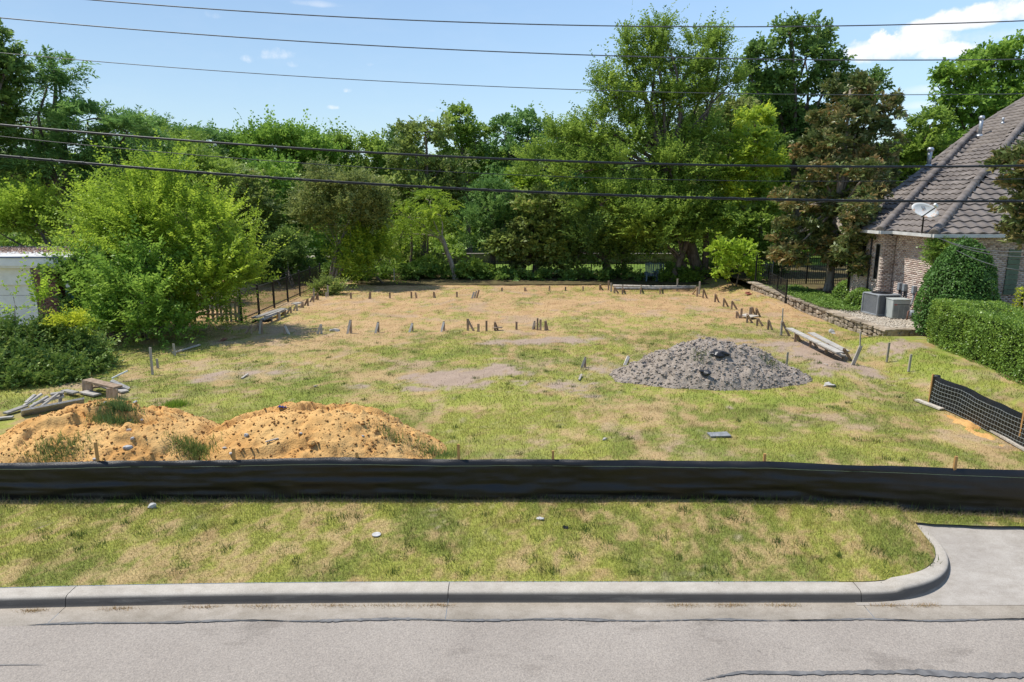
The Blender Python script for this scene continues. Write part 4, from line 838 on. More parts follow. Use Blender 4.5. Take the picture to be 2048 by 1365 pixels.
def build_heaps():
    def sand_mound(lab, px, Y, rx, ry, h, seed):
        cx = (px-1024)*PXM(Y, .5)
        root, zat = heap('sand_mound', lab, 'sand pile', cx, Y, rx, ry, h, M_SAND, .035, sand_hf(seed))
        chunks('clods', root, cx, Y, rx, ry, zat, 2300, .007, .032, M_CLOD, '', .8, power=.6); chunks('crumbs', root, cx, Y, rx*1.03, ry*1.03, zat, 900, .008, .02, M_SAND, '', .8, power=.4)
        return root, zat, cx
    r1, z1, c1 = sand_mound('left orange sand mound with weeds, behind the silt fence', 215, 13.1, 2.75, 1.95, .96, 201)
    r2, z2, c2 = sand_mound('right orange sand mound with a blue rag on top', 622, 13.2, 2.8, 1.95, .92, 231)
    def zz(x, y): return max(z1(x, y) if abs(x-c1) < 2.7 else -1, z2(x, y) if abs(x-c2) < 2.75 else -1, hz(x, y))
    def on(px, py):                     # march along the view ray to the heap
        r = ray(px, py)
        for i in range(900):
            t = 10.5 + i*.008; p = Vector((r.x*t, r.y*t, H+r.z*t))
            if p.z <= zz(p.x, p.y): return p
        return G(px, py)
    for i, (px, py, r, lab) in enumerate(((255,897,.095,'biggest white rock low on the left sand mound'),(265,878,.06,'small white stone just above the biggest white rock'),(258,862,.07,'grey stone half buried above the white rocks'),(262,842,.045,'flat pale stone under the left mound weeds'),(284,841,.045,'pale pebble right of the flat pale stone'),(270,806,.07,'pale stone on the crest of the left sand mound'),(210,806,.05,'pale stone left of the crest weeds'),(320,813,.035,'pebble on the crest right of the weeds'),(492,872,.055,'white stone on the left flank of the right mound'),(449,897,.05,'pale pebble low between the two mounds'),(602,868,.045,'grey pebble in the middle of the right mound'),(625,888,.10,'rounded orange-stained stone in the right mound'),(726,873,.04,'pale stone on the right flank of the right mound'),(462,908,.05,'pale stone at the fence between the mounds'),(190,920,.06,'pale stone beside the leftmost fence stake'))):
        p = on(px, py); r *= .8; o = obj('rock', rock_mesh('rock', M_ROCK if i != 11 else M_SAND, r, 300+i), None, (p.x, p.y, p.z+r*.2)); o.rotation_euler = (0, 0, i*1.3); tag(o, lab, 'rock', 'stones on the sand mounds')
    def tuft(name, lab, px, py, n, rad, h, col, w=.012):
        n = int(n*1.7); h *= 1.1; col = tuple(1.35*q for q in col); p = on(px, py); X = rng.normal(p.x, rad, n); Y = rng.normal(p.y, rad*.6, n); Z = np.array([zz(a, b) for a, b in zip(X, Y)])
        root = thing(name, p, lab, 'weeds', 'weeds on the sand mounds'); o = tag(blades('blades', X, Y, Z, h, w, .8, .25, col), kind='stuff'); o.parent = root; o.location = -p
    tuft('weed_tuft', 'bluish green weed tuft on top of the left sand mound', 232, 822, 520, .20, .2, (.10, .16, .05))
    tuft('weed_tuft', 'dry green weeds hanging below the crest tuft', 228, 842, 380, .20, .15, (.15, .17, .05))
    tuft('weed_tuft', 'bright green grass tuft on the right crest of the left mound', 352, 812, 420, .16, .15, (.16, .25, .03))
    tuft('weed_tuft', 'grassy weeds at the foot of the left mound by the fence', 112, 905, 620, .30, .13, (.14, .18, .05))
    tuft('weed_tuft', 'grass in the hollow between the two sand mounds', 388, 900, 520, .22, .15, (.15, .19, .05))
    tuft('weed_tuft', 'thin weeds at the right toe of the right sand mound', 862, 905, 260, .26, .13, (.13, .19, .05))
    tuft('weed_tuft', 'sparse weeds on the right slope of the right mound', 780, 872, 130, .16, .12, (.14, .18, .05))
    # blue rag
    p = on(567, 818); mb = MB(p); V = []; n = 9
    for j in range(n):
        for i in range(n): V.append((p.x+(i/8-.5)*.24, p.y+(j/8-.5)*.16, zz(p.x, p.y)+.02+.05*abs(math.sin(i*1.3)*math.cos(j*1.1))))
    mb.add(V, [(j*n+i, j*n+i+1, (j+1)*n+i+1, (j+1)*n+i) for j in range(n-1) for i in range(n-1)])
    tag(mb.build('rag', pmat('blue_cloth', (.008, .016, .10), (.012, .03, .2), 30, .8), None, True), 'crumpled dark blue rag on the right sand mound', 'rag')
    p = on(545, 885); tag(MB(p).beam(p+Vector((-.12, -.03, .02)), p+Vector((.1, .05, .06)), .03, .02).build('stick', M_WOODG), 'short grey stick lying on the right sand mound', 'stick')
    # rubble heap
    def gh(u, v, X, Y):
        u2 = u + .16*(fbm(X*.8, Y*.8, 3, 261)-.5); v = v + .14*(fbm(X*1.1+3, Y*1.1, 3, 267)-.5); z = np.clip(1-np.sqrt(u2*u2*(1+.25*(fbm(X*2, Y*2, 2, 268)-.5))+v*v)**1.55, -.2, 1)
        z = np.minimum(z, .93+.25*(z-.93)); return z + (.24*(fbm(X*3.2, Y*3.2, 3, 263, .6)-.5) + .10*(fbm(X*10, Y*10, 2, 265)-.5))*np.clip(z*4, 0, 1)
    cx = (1418-1024)*PXM(19.2, .5); root, zat = heap('rubble_heap', 'grey heap of stony rubble right of the middle of the lot', 'rubble heap', cx, 19.2, 3.05, 1.62, 1.1, M_GRAV, .045, gh)
    chunks('rubble', root, cx, 19.2, 3.1, 1.68, zat, 6000, .008, .046, M_GRAV, '', .65); chunks('pale_chips', root, cx, 19.2, 3.0, 1.6, zat, 2000, .007, .024, M_ROCK, '', .6)
    def on2(px, py):
        r = ray(px, py)
        for i in range(900):
            t = 16.5 + i*.006; p = Vector((r.x*t, r.y*t, H+r.z*t))
            if p.z <= max(hz(p.x, p.y), zat(p.x, p.y) if abs(p.x-cx) < 3 else -1): return p
        return G(px, py)
    mbk = pmat('black_plastic', (.008, .008, .009), (.02, .02, .022), 12, .4, .5)
    for px, py, r, lab in ((1407,747,.12,'black plastic bag lump low on the rubble heap'),(1445,712,.13,'crumpled black plastic near the top of the rubble heap'),(1425,708,.06,'small black plastic scrap left of the crumpled black plastic')):
        p = on2(px, py); o = obj('plastic_bag', rock_mesh('plastic_bag', mbk, r, px, .55, 3, 1.1), None, (p.x, p.y, p.z+r*.3)); tag(o, lab, 'bag', 'black plastic on the rubble heap')
    for px, py, n, lab in ((1400,715,160,'green weeds in the middle of the rubble heap'),(1537,725,160,'green weeds on the right of the rubble heap')):
        p = on2(px, py); X = rng.normal(p.x, .13, n); Y = rng.normal(p.y, .12, n); Z = np.array([zat(a, b) for a, b in zip(X, Y)]); rt = thing('weed_tuft', p, lab, 'weeds'); o = tag(blades('blades', X, Y, Z, .12, .014, .8, .2, (.12, .17, .04)), kind='stuff'); o.parent = rt; o.location = -p
    # sand spilled along the right silt fence
    V = []; xs = np.linspace(-.55, .05, 12); ys = np.linspace(13.0, 16.0, 40)
    for y in ys:
        for x in xs: V.append((10.55+x, y, hz(10.55+x, y)-.03+.12*max(0, 1-((x+.2)/.33)**2)*(float(fbm(x*5, y*3.2, 4, 271))-.28)*2.2*(math.sin((y-13)/3*math.pi))))
    n = len(xs); tag(obj('sand_spill', mesh('sand_spill', V, [(j*n+i, j*n+i+1, (j+1)*n+i+1, (j+1)*n+i) for j in range(39) for i in range(n-1)], M_SAND, True)), kind='structure')

# ------------------------------------------------------------------ silt fences
M_SILT = pmat('black_silt_fabric', (.0065, .0067, .0073), (.02, .018, .016), 2.2, .36, .45, .3, 200, (1, 1, .35), coord='World', lo=.5, hi=.85)
M_THREAD = pmat('fabric_thread', (.10, .16, .09), (.16, .2, .13), 20)
M_WIRE = pmat('pale_wire', (.34, .37, .35), (.45, .48, .46), 20, .4, .5, metal=.3)
def build_silt():
    tx = [0, 195, 468, 650, 900, 1107, 1300, 1530, 1800, 2048]; ty = [927, 923, 921, 915, 919, 919, 922, 924, 933, 941]
    X = np.linspace(-15, 11.3, 440); m = 22; V = np.empty((m, 440, 3)); top = []
    for i, x in enumerate(X):
        y = float(Yf(x)); px = 1024 + x/(PXM(y, .7)); r = ray(px, np.interp(px, tx, ty)); top.append(H + r.z*y/r.y)
    top = np.array(top) - .012*np.abs(np.sin(X*1.45))
    root = thing('silt_fence', (0, float(Yf(0)), 0), 'long black silt fence across the front of the lot', 'silt fence')
    for j in range(m):
        t = j/(m-1); zb = .01 - .09*sstep(X, 4, 8) + .02*(fbm(X*.8, X*0, 2, 285)-.5); z = zb + (top-zb)*t
        rip = .035*(fbm(X*3.1+t*2, X*0+t*9, 3, 291)-.5) + .10*(fbm(X*.5+3, X*0+t*7, 4, 281, .6)-.5)*(1-t*.5) + .035*(fbm(X*2.1, X*0+t*3, 3, 283)-.5)*(1-t) + .05*(fbm(X*.25, X*0+t*13, 3, 287)-.5)*np.sin(math.pi*t)
        hem = .055*max(0, (t-.88)/.12)**1.5
        V[j] = np.stack([X, Yf(X)+rip+hem-.04*(1-t)*sstep(fbm(X*.7, X*0, 2, 289), .5, .7), z - (.012*max(0, (t-.93)/.07))], 1)
    i = np.arange(m-1)[:, None]*440 + np.arange(439)[None]; Fq = np.stack([i, i+1, i+441, i+440], -1).reshape(-1, 4)
    o = obj('fabric', fast_mesh('fabric', V.reshape(-1, 3)-np.array(root.location)[None], Fq, M_SILT, None, True), root)
    jt = 18; mb = MB(root.location); mb.tube([Vector(V[jt, k])+Vector((0, -.008, 0)) for k in range(0, 440, 3)], .0022, 4); mb.build('seam_thread', M_THREAD, root)
    for px, py in ((195,885),(468,898),(713,905),(918,889),(1107,902),(1530,908),(1910,913),(-250,900),(2330,925)):
        y = 10.8; x = (px-1024)*PXM(y, .8); y = float(Yf(x))+.075; x = (px-1024)*PXM(y, .8); z = AT(px, py, y).z; mb = MB(root.location)
        mb.beam((x, y, -.2), (x+random.uniform(-.01, .01), y, z), .042, .032, up=(0, 1, 0), rough=.002); mb.build('stake', M_WOODN, root)
    # wire-backed fence on the right
    root = thing('wire_silt_fence', (10.55, 14.5, 0), 'short black silt fence with pale wire mesh at the right edge', 'silt fence'); b = root.location
    y0, y1 = 10.6, 16.45; ys = np.linspace(y0, y1, 90)
    def fx(y, t): return 10.55 + .03*math.sin(y*2.2) + .015*math.sin(y*4.1+1) - .05*(1-t) + .012*math.sin(y*6+t*4)
    def fz(y): return hz(10.55, y) + .70 + .012*math.sin(y*1.7)
    V = []; m = 10
    for y in ys:
        for j in range(m): t = j/(m-1); V.append(Vector((fx(y, t) + .045*max(0, t-.85)/.15, y, hz(10.55, y)-.03+(fz(y)-hz(10.55, y)+.03)*t)) - b)
    obj('fabric', mesh('fabric', V, [(i*m+j, i*m+j+1, (i+1)*m+j+1, (i+1)*m+j) for i in range(89) for j in range(m-1)], M_SILT, True), root)
    for j in range(7):
        t = .06+j*.135; mb = MB(b); mb.tube([(fx(y, t)-.02, y, hz(10.55, y)+fz(y)*t*.98) for y in ys[::2]], .0035, 4); mb.build('wire', M_WIRE, root)
    for k in range(56):
        y = 11.2 + k*.093; mb = MB(b); mb.tube([(fx(y, t)-.018, y, hz(10.55, y)+fz(y)*t*.98) for t in (.05, .35, .65, .9)], .0026, 4); mb.build('wire', M_WIRE, root)
    for p, zt in ((G(1866, 806), .74), (G(2043, 893), .86)):
        mb = MB(b); mb.beam((10.50, p.y, -.1), (10.52, p.y, zt), .045, .04, up=(0, 1, 0)); mb.build('stake', M_WOODN, root)
    mb = MB(b); mb.lathe((10.6, 16.5, 0), [(.06, .02), (.075, .1), (.07, .4), (.085, .68), (.08, .72)], 12); mb.build('rolled_end', M_SILT, root, True)
    for (a, c, w, lab) in ((G(1833, 803), G(1884, 822), .14, 'whitish board lying at the near end stake of the wire silt fence'), (G(1965, 853), G(2060, 908), .15, 'long whitish board lying along the wire silt fence')):
        mb = MB(a); mb.beam(a+Vector((0, 0, .04)), c+Vector((0, 0, .04)), w, .04, rough=.004); tag(mb.build('board', M_WOODG), lab, 'board')

# ------------------------------------------------------------------ stakes and batter boards
def stake(name, label, px, py, top, mat, w=.05, brace=None, bmat=None, group=None, tip=0, cat='stake'):
    """an upright stake with its foot at a pixel and its head at row `top`; brace = (px, py) foot of a raking brace"""
    b = G(px, py, 0); b.z = hz(b.x, b.y); b = G(px, py, b.z); h = AT(px, top, b.y).z - b.z
    root = thing(name, b, label, cat, group); mb = MB(b)
    mb.beam(b-Vector((0, 0, .12)), b+Vector((tip*PXM(b.y), random.uniform(-.02, .02), h)), w*random.uniform(.85, 1.15), w*.55, up=(0, 1, 0), rough=.003); mb.build('post', mat, root)
    if brace:
        q = G(*brace, b.z); mb = MB(b); mb.beam(q-Vector((0, 0, .05)), b+Vector((tip*PXM(b.y), -.03, h*.93)), w*.95, w*.45, up=(0, 1, 0), rough=.003); mb.build('brace', bmat or mat, root)
    return root
def build_stakes():
    mid = [(571,669,650,(579,669),'G'),(643,668,649,(634,668),'GG'),(702,667,640,(694,668),'W'),(757,665,644,(750,667),'W'),(825,663,646,(818,665),'W'),(888,662,643,(882,664),'W'),(936,662,638,(949,663),'B'),(957,664,648,None,'G'),(973,663,642,None,'W'),(990,661,644,(996,660),'B'),(1033,660,644,None,'B'),(1069,659,642,(1065,659),'W'),(1075,661,637,None,'B'),(1081,661,639,None,'G'),(1091,661,642,(1096,661),'B')]
    for i, (x, y, t, br, k) in enumerate(mid):
        stake('stake', f'{ORD[i]} stake from the left in the middle row across the lot', x, y, t, {'G': M_WOODB, 'W': M_WOODB, 'B': M_WOODB, 'GG': M_WOODG}[k], .082, br, M_WOODLIT if k[0] in 'GW' else M_WOODB, 'middle row of wooden stakes')
    bk = [(702,598,586,None),(741,598,584,(738,598)),(780,597,585,None),(823,597,584,None),(834,597,585,None),(868,596,584,(871,596)),(914,595,584,None)]
    for i, (x, y, t, br) in enumerate(bk): stake('stake', f'{ORD[i]} stake from the left in the long back row', x, y, t, M_WOODB, .085, br, group='back row of wooden stakes', tip=(-3 if x == 834 else 0))
    for i, (x, y, t, br) in enumerate([(1004,583,576,None),(1050,583,575,(1053,583)),(1099,582,572,None),(1131,582,574,None),(1166,582,573,None),(1200,581,569,(1203,576)),(1217,581,562,None),(1222,584,566,None),(1229,587,575,(1238,587)),(1245,589,577,(1248,580)),(1281,588,576,(1284,578)),(1320,588,577,(1325,576))]):
        stake('stake', f'{ORD[i]} stake from the left on the right half of the back row', x, y, t, M_WOODB if i not in (7,) else M_WOODG, .09, br, group='right half of the back row of stakes')
    for i, (x, y, t, n) in enumerate([(1354,582,558,'tall pale stake behind the long pipes at the back'),(1398,589,563,'taller pale stake at the right end of the back row'),(1245,585,570,'thin pale stake touching the left part of the long pipes'),(1282,583,570,'thin pale stake touching the middle of the long pipes'),(628,601,577,'tall pale stake at the far end of the iron fence'),(656,594,571,'tallest thin pale stake at the left back corner'),(652,595,585,'short pale stake at the left back corner'),(305,750,695,'tall grey stake standing alone near the evergreen shrub'),(350,712,688,'grey stake behind the lone tall grey stake'),(316,737,718,'short grey stub at the foot of the lone tall stake'),(1774,718,686,'pale stake left of the short one on the right bank'),(1818,737,709,'short pale stake on the right bank'),(1573,730,705,'pale brown stake behind the right end of the rubble heap'),(789,563,538,'thin white stake beside the small sapling')]):
        b = G(x, y); b = G(x, y, hz(b.x, b.y)); h = AT(x, t, b.y).z; mb = MB(b); mb.beam(b-Vector((0, 0, .1)), (b.x+random.uniform(-.02, .02), b.y, h), .06 if y > 680 else .075, .035, up=(0, 1, 0), rough=.003); tag(mb.build('survey_stake', M_WOODG), n, 'stake')
    stake('stake', 'paired pale and brown stake left of the rubble heap', 1170, 735, 714, M_WOODB, .075, (1162, 736), M_WOODG)
    stake('stake', 'brown stake with its sunlit left side as a white brace, touching the left toe of the rubble heap', 1256, 727, 712, M_WOODB, .09, (1248, 731), M_WOODLIT)
    rt = [(1394,594,574,(1384,588)),(1406,597,578,(1415,597)),(1430,605,588,(1438,604)),(1447,614,597,(1457,613)),(1463,619,602,(1475,619)),(1473,637,623,(1481,637)),(1482,637,617,None),(1494,646,629,(1505,645)),(1499,636,615,None),(1503,630,614,(1509,626)),(1512,634,617,(1521,633)),(1514,652,636,(1527,652)),(1536,660,640,(1545,660)),(1562,671,642,(1580,672)),(1590,684,665,(1603,683)),(1620,695,675,(1636,696)),(1652,708,687,(1672,709)),(1686,722,697,(1704,721))]
    for i, (x, y, t, br) in enumerate(rt): stake('braced_stake', f'{ORD[i]} stake from the back along the right-hand row', x, y, t, M_WOODB if i != 13 else M_WOODG, .08, br, M_WOODB, 'right-hand row of stakes')
    lf = [(636,600,587,(631,600)),(627,604,592,(619,605)),(616,612,598,(608,612)),(606,616,604,(600,617)),(594,622,609,(586,622)),(582,627,614,(573,628)),(571,633,619,(562,631)),(559,640,624,(553,637)),(543,645,633,(535,646)),(524,668,640,(519,668)),(518,662,648,(507,662)),(503,667,651,(489,667))]
    for i, (x, y, t, br) in enumerate(lf): stake('braced_stake', f'{ORD[i]} stake from the back along the left-hand row', x, y, t, M_WOODB if i not in (4, 7) else M_WOODG, .08, br, M_WOODB if i not in (4, 9) else M_WOODG, 'left-hand row of stakes')
    b = G(1703, 733); mb = MB(b); mb.beam(b-Vector((0, 0, .05)), AT(1722, 692, b.y), .10, .05, up=(0, 1, 0)); tag(mb.build('leaning_post', M_WOODG), 'grey post leaning to the right at the end of the long boards', 'post')
    b = G(1720, 706); mb = MB(b); mb.beam(b-Vector((0, 0, .1)), AT(1721, 664, b.y), .04, .03, up=(0, 1, 0)); tag(mb.build('survey_stake', M_WOODG), 'thin stake behind the grey leaning post', 'stake')
    b = G(1564, 655); mb = MB(b); mb.beam(b-Vector((0, 0, .1)), AT(1566, 617, b.y), .045, .03, up=(0, 1, 0)); tag(mb.build('survey_stake', M_WOODG), 'tall thin white stake under the end of the black iron panel', 'stake')
    # planks lying on the batter boards
    def plank(name, lab, p, q, w, t=.04, mat=M_WOODP, cat='plank', up=(0, 0, 1), group=None):
        p, q = Vector(p), Vector(q); mb = MB(p); mb.beam(p, q, w, t, up, rough=.004); return tag(mb.build(name, mat), lab, cat, group)
    def P_(px, py, z): return G(px, py, z)
    plank('plank', 'front long weathered plank on the right-hand stakes', P_(1578, 657, .34), P_(1680, 706, .34), .24)
    plank('plank', 'rear long weathered plank on the right-hand stakes', P_(1622, 666, .30), P_(1692, 703, .30), .24)
    plank('plank', 'lower plank end showing under the two long planks', P_(1640, 690, .20), P_(1686, 712, .20), .20)
    plank('plank', 'short white board lying among the stakes on the right', P_(1484, 630, .12), P_(1510, 634, .12), .55, .05, M_WOODG)
    plank('plank', 'outer weathered plank of the stack by the iron fence', P_(508, 636, .22), P_(567, 617, .22), .26)
    plank('plank', 'inner weathered plank of the stack by the iron fence', P_(523, 640, .24), P_(572, 619, .24), .2)
    plank('plank', 'narrow plank on top of the stack by the iron fence', P_(530, 634, .29), P_(566, 620, .29), .12)
    plank('plank', 'short plank at the far end by the iron fence', P_(586, 608, .16), P_(600, 606, .16), .3)
    p = G(520, 645, .2); mb = MB(p); mb.tube([p+Vector((-.3, 0, .0)), p+Vector((-.1, -.05, .08)), p+Vector((.2, .05, .03)), p+Vector((.45, .0, .1))], .045, 7); tag(mb.build('black_sheet', pmat('black_film', (.01, .01, .01), (.02, .02, .02), 9, .5)), 'black plastic film crumpled at the near end of the left planks', 'plastic')
    for i, (a, c, z, lab) in enumerate((((1226,572),(1392,574),.22,'upper grey pipe lying across the back of the lot'),((1228,577),(1388,577),.15,'lower dark pipe lying across the back of the lot'))):
        p, q = P_(*a, z), P_(*c, z); mb = MB(p); mb.tube([p, p.lerp(q, .5)-Vector((0, 0, .03)), q], .075, 9); tag(mb.build('pipe', pmat('weathered_pipe', (.12, .115, .115), (.26, .25, .24), 6, .7) if i else M_WOODG, None, True), lab, 'pipe')
    # leaning board cluster in the back row
    b = G(953, 597); root = thing('board_cluster', b, 'three grey boards leaning together in the back row', 'boards')
    for k in range(3): mb = MB(b); mb.beam(b+Vector((-.25+.12*k, -.1+.15*k, -.05)), b+Vector((-.12+.13*k, 0, .33+.05*k)), .09, .03, up=(0, 1, 0)); mb.build('board', M_WOODG if k < 2 else M_WOODB, root)
    plank('plank', 'small dark board lying between two middle-row stakes', P_(986, 656, .1), P_(1004, 655, .1), .15, .04, M_WOODB)
    # timber pile below the evergreen shrub
    def dbr(lab, a, c, za, zc, w, t=.04, mat=M_WOODP, up=(0, 0, 1)): plank('scrap_board', lab, P_(*a, za), P_(*c, zc), w, t, mat, 'board', up, 'scrap timber under the shrub')
    dbr('longest broad grey board at the front of the timber scrap', (42,826), (168,802), .1, .14, .27, .05, up=(0, .75, .65))
    dbr('pale board end poking out left of the broad grey board', (10,827), (52,812), .06, .1, .16)
    dbr('thin pale slat at the far left of the scrap', (-10,838), (26,834), .04, .05, .12)
    for i, (a, c, za, zc, w) in enumerate((((48,812),(84,788),.1,.32,.12),((60,815),(96,793),.12,.3,.1),((66,808),(128,792),.14,.24,.16),((80,815),(118,786),.1,.36,.11),((52,806),(70,790),.16,.3,.1))):
        dbr(f'{ORD[i]} slat from the left in the heap behind the broad board', a, c, za, zc, w)
    dbr('short upright block standing in the scrap heap', (120,806), (122,786), .05, .3, .22, .06)
    dbr('flat board lying across the top of the scrap heap', (101,789), (128,785), .33, .34, .14)
    dbr('board lying in shade between the heap and the box frame', (128,781), (152,786), .1, .12, .16)
    dbr('grey plank on the ground left of the box frame', (165,784), (195,790), .06, .08, .2)
    dbr('brownish plank under the box frame', (176,776), (210,772), .12, .16, .14, .04, M_WOODB)
    dbr('board leaning under the box frame lid', (186,766), (220,778), .2, .14, .12)
    dbr('slanting board right of the box frame', (222,762), (258,778), .3, .05, .22)
    dbr('lower board end right of the box frame', (228,774), (250,784), .1, .05, .2)
    dbr('thin white slat pointing up right of the box frame', (224,757), (255,742), .12, .3, .07, .03, M_WHITE)
    b = G(213, 790); root = thing('box_frame', b, 'open wooden box frame lying in the timber scrap', 'box frame')
    A, Bp = G(174, 760, .36), G(236, 775, .33)
    for nm, p, q, w, t in (('top_board', A, Bp, .24, .05), ('end_board', Vector((Bp.x-.12, Bp.y-.06, .31)), Vector((Bp.x-.13, Bp.y-.1, .0)), .32, .05), ('end_board', Vector((A.x, A.y, .33)), Vector((A.x-.02, A.y, .0)), .3, .05)):
        mb = MB(b); mb.beam(p, q, w, t, up=(0, 0, 1) if nm == 'top_board' else (0.25, 1, 0)); mb.build(nm, M_WOODB, root)
    dbr('long thin fallen branch-like slat by the elm thicket', (346,706), (400,690), .04, .05, .07, .04, M_WOODG)
    # odds and ends
    def bit(lab, px, py, sx, sy, h, mat, name='scrap', cat='scrap', crumple=True):
        p = G(px, py); p = G(px, py, hz(p.x, p.y) if p.y > 10.8 else float(verge_z(p.x, p.y)))
        if crumple:
            o = obj(name, rock_mesh(name, mat, 1.0, px, 1.0, 2, .95), None, (p.x, p.y, p.z+.015)); o.scale = (sx, sy, h*.8); tag(o, lab, cat); return
        mb = MB(p); n = 18; mb.lathe(p+Vector((0, 0, .02)), [(1, 0), (1, h*.6), (.9, h), (.5, h)], n)
        mb.v = [Vector((v.x*sx, v.y*sy, v.z)) for v in mb.v]; tag(mb.build(name, mat), lab, cat)
    mp = pmat('white_scrap', (.36, .35, .33), (.56, .55, .53), 14, .8)
    bit('round pale lid lying on the verge left of centre', 753, 1072, .07, .07, .012, mp, 'lid', 'lid', False); bit('crumpled white paper on bare verge right of centre', 1081, 1039, .05, .04, .03, mp, 'paper', 'litter'); bit('dark round lid standing in the verge grass', 1133, 1058, .03, .015, .07, M_IRON, 'lid', 'lid')
    bit('grey-white plastic bag caught at the foot of the fence', 308, 1016, .07, .03, .05, mp, 'bag', 'bag'); p = G(1418, 873); q = G(1458, 872); plank('slab', 'flat grey slab lying in the grass before the rubble heap', p+Vector((0, 0, .03)), q+Vector((0, 0, .035)), .26, .03, pmat('slab', (.16, .17, .175), (.26, .265, .27), 9, .7), 'slab')
    bit('white stone left of the retaining wall foot', 1668, 667, .14, .12, .14, M_ROCK, 'rock', 'rock'); bit('white stone in the middle row between the third and second stakes', 671, 663, .15, .08, .07, M_ROCK, 'rock', 'rock'); bit('grey lump in the grass below the retaining wall', 1657, 773, .14, .1, .08, M_ROCK, 'rock', 'rock')
    bit('grey pebble in the near grass right of centre', 1208, 881, .05, .04, .04, M_ROCK, 'rock', 'rock'); bit('dark clod left of the rubble heap', 1222, 752, .06, .05, .06, M_GRAV, 'clod', 'clod'); bit('brown brick piece in the grass by the elm thicket', 443, 683, .14, .07, .07, pmat('old_brick', (.18, .08, .05), (.25, .12, .08), 9), 'brick_piece', 'brick'); bit('red leaf heap under the lime sapling', 1497, 588, .34, .2, .10, pmat('red_debris', (.2, .05, .03), (.32, .12, .08), 14, .9), 'leaf_heap', 'leaf heap')
    for px, py, qx, qy, lab in ((483,757,496,748,'short white slat in the bare patch left of centre'),(1158,760,1163,749,'short white slat left of the rubble heap'),(628,773,634,772,'pale splinter in the grass behind the right sand mound'),(1465,600,1480,601,'pale scrap board under the lime sapling'),(1618,722,1655,730,'thin branch on the bare soil by the right stakes')):
        plank('slat', lab, P_(px, py, .03), P_(qx, qy, .06), .05, .03, M_WOODG, 'slat')
# ------------------------------------------------------------------ brick house on the right
def brick_mats():
    m, nt, b = new_mat('house_brick'); N = nt.nodes.new; L = nt.links.new
    at = N('ShaderNodeAttribute'); at.attribute_name = 'tint'; r = N('ShaderNodeValToRGB'); e = r.color_ramp.elements
    e.new(.3); e.new(.7)
    for i, (p, c) in enumerate(((0, (.30, .205, .17)), (.3, (.47, .36, .305)), (.7, (.57, .465, .405)), (1, (.62, .53, .47)))): e[i].position = p; e[i].color = rgb(c)
    L(at.outputs['Fac'], r.inputs[0]); n = N('ShaderNodeTexNoise'); n.inputs['Scale'].default_value = 30; ge = N('ShaderNodeNewGeometry'); L(ge.outputs['Position'], n.inputs['Vector'])
    mr = N('ShaderNodeMapRange'); L(n.outputs['Fac'], mr.inputs[0]); mr.inputs[3].default_value = .75; mr.inputs[4].default_value = 1.25; hv = N('ShaderNodeHueSaturation'); L(mr.outputs[0], hv.inputs['Value']); L(r.outputs[0], hv.inputs['Color']); L(hv.outputs[0], b.inputs['Base Color']); b.inputs['Roughness'].default_value = .9
    return m
M_BRICK = brick_mats()
M_MORT = pmat('mortar', (.36, .32, .275), (.46, .41, .36), 20, .95, .1)
M_TILE = pmat('concrete_roof_tile', (.125, .106, .092), (.215, .185, .162), 1.8, .8, .25, .3, 60, rnd=.12, coord='World')
M_UNDER = pmat('roof_underlay', (.03, .027, .025), (.05, .045, .04), 5, .9)
M_GLASS = pmat('dark_window', (.008, .01, .012), (.014, .016, .02), 3, .08, .6)
def bricks(origin, u, nrm, length, z0, z1, holes=(), seed=0):
    """courses of bricks on a wall face; holes (u0,u1,z0,z1)"""
    r = np.random.default_rng(seed); V = []; Fq = []; T = []; u = Vector(u); nrm = Vector(nrm); o = Vector(origin)
    bl, bh, j = .203, .066, .010; rows = int((z1-z0)/(bh+j))
    for i in range(rows):
        z = z0 + i*(bh+j); s = -(.5*(bl+j) if i % 2 else 0)
        while s < length:
            a, c = max(0, s), min(length, s+bl); s += bl+j
            if c-a < .03 or any(a < h1 and c > h0 and z < h3 and z+bh > h2 for h0, h1, h2, h3 in holes): continue
            d = r.uniform(.006, .011); p = len(V)
            for dd in (-.02, d):
                for (x, y) in ((a, z), (c, z), (c, z+bh), (a, z+bh)): q = o+u*x+nrm*dd; V.append((q.x, q.y, y))
            for f in ((4,5,6,7),(0,1,5,4),(1,2,6,5),(2,3,7,6),(3,0,4,7)): Fq.append([p+k for k in f])
            t = r.normal(.55, .22); T += [t if r.uniform() > .12 else r.uniform(0, .2)]*5
    return np.array(V), np.array(Fq), np.clip(np.array(T), 0, 1)
ZT, ZE = .45, 3.72
SL = .51
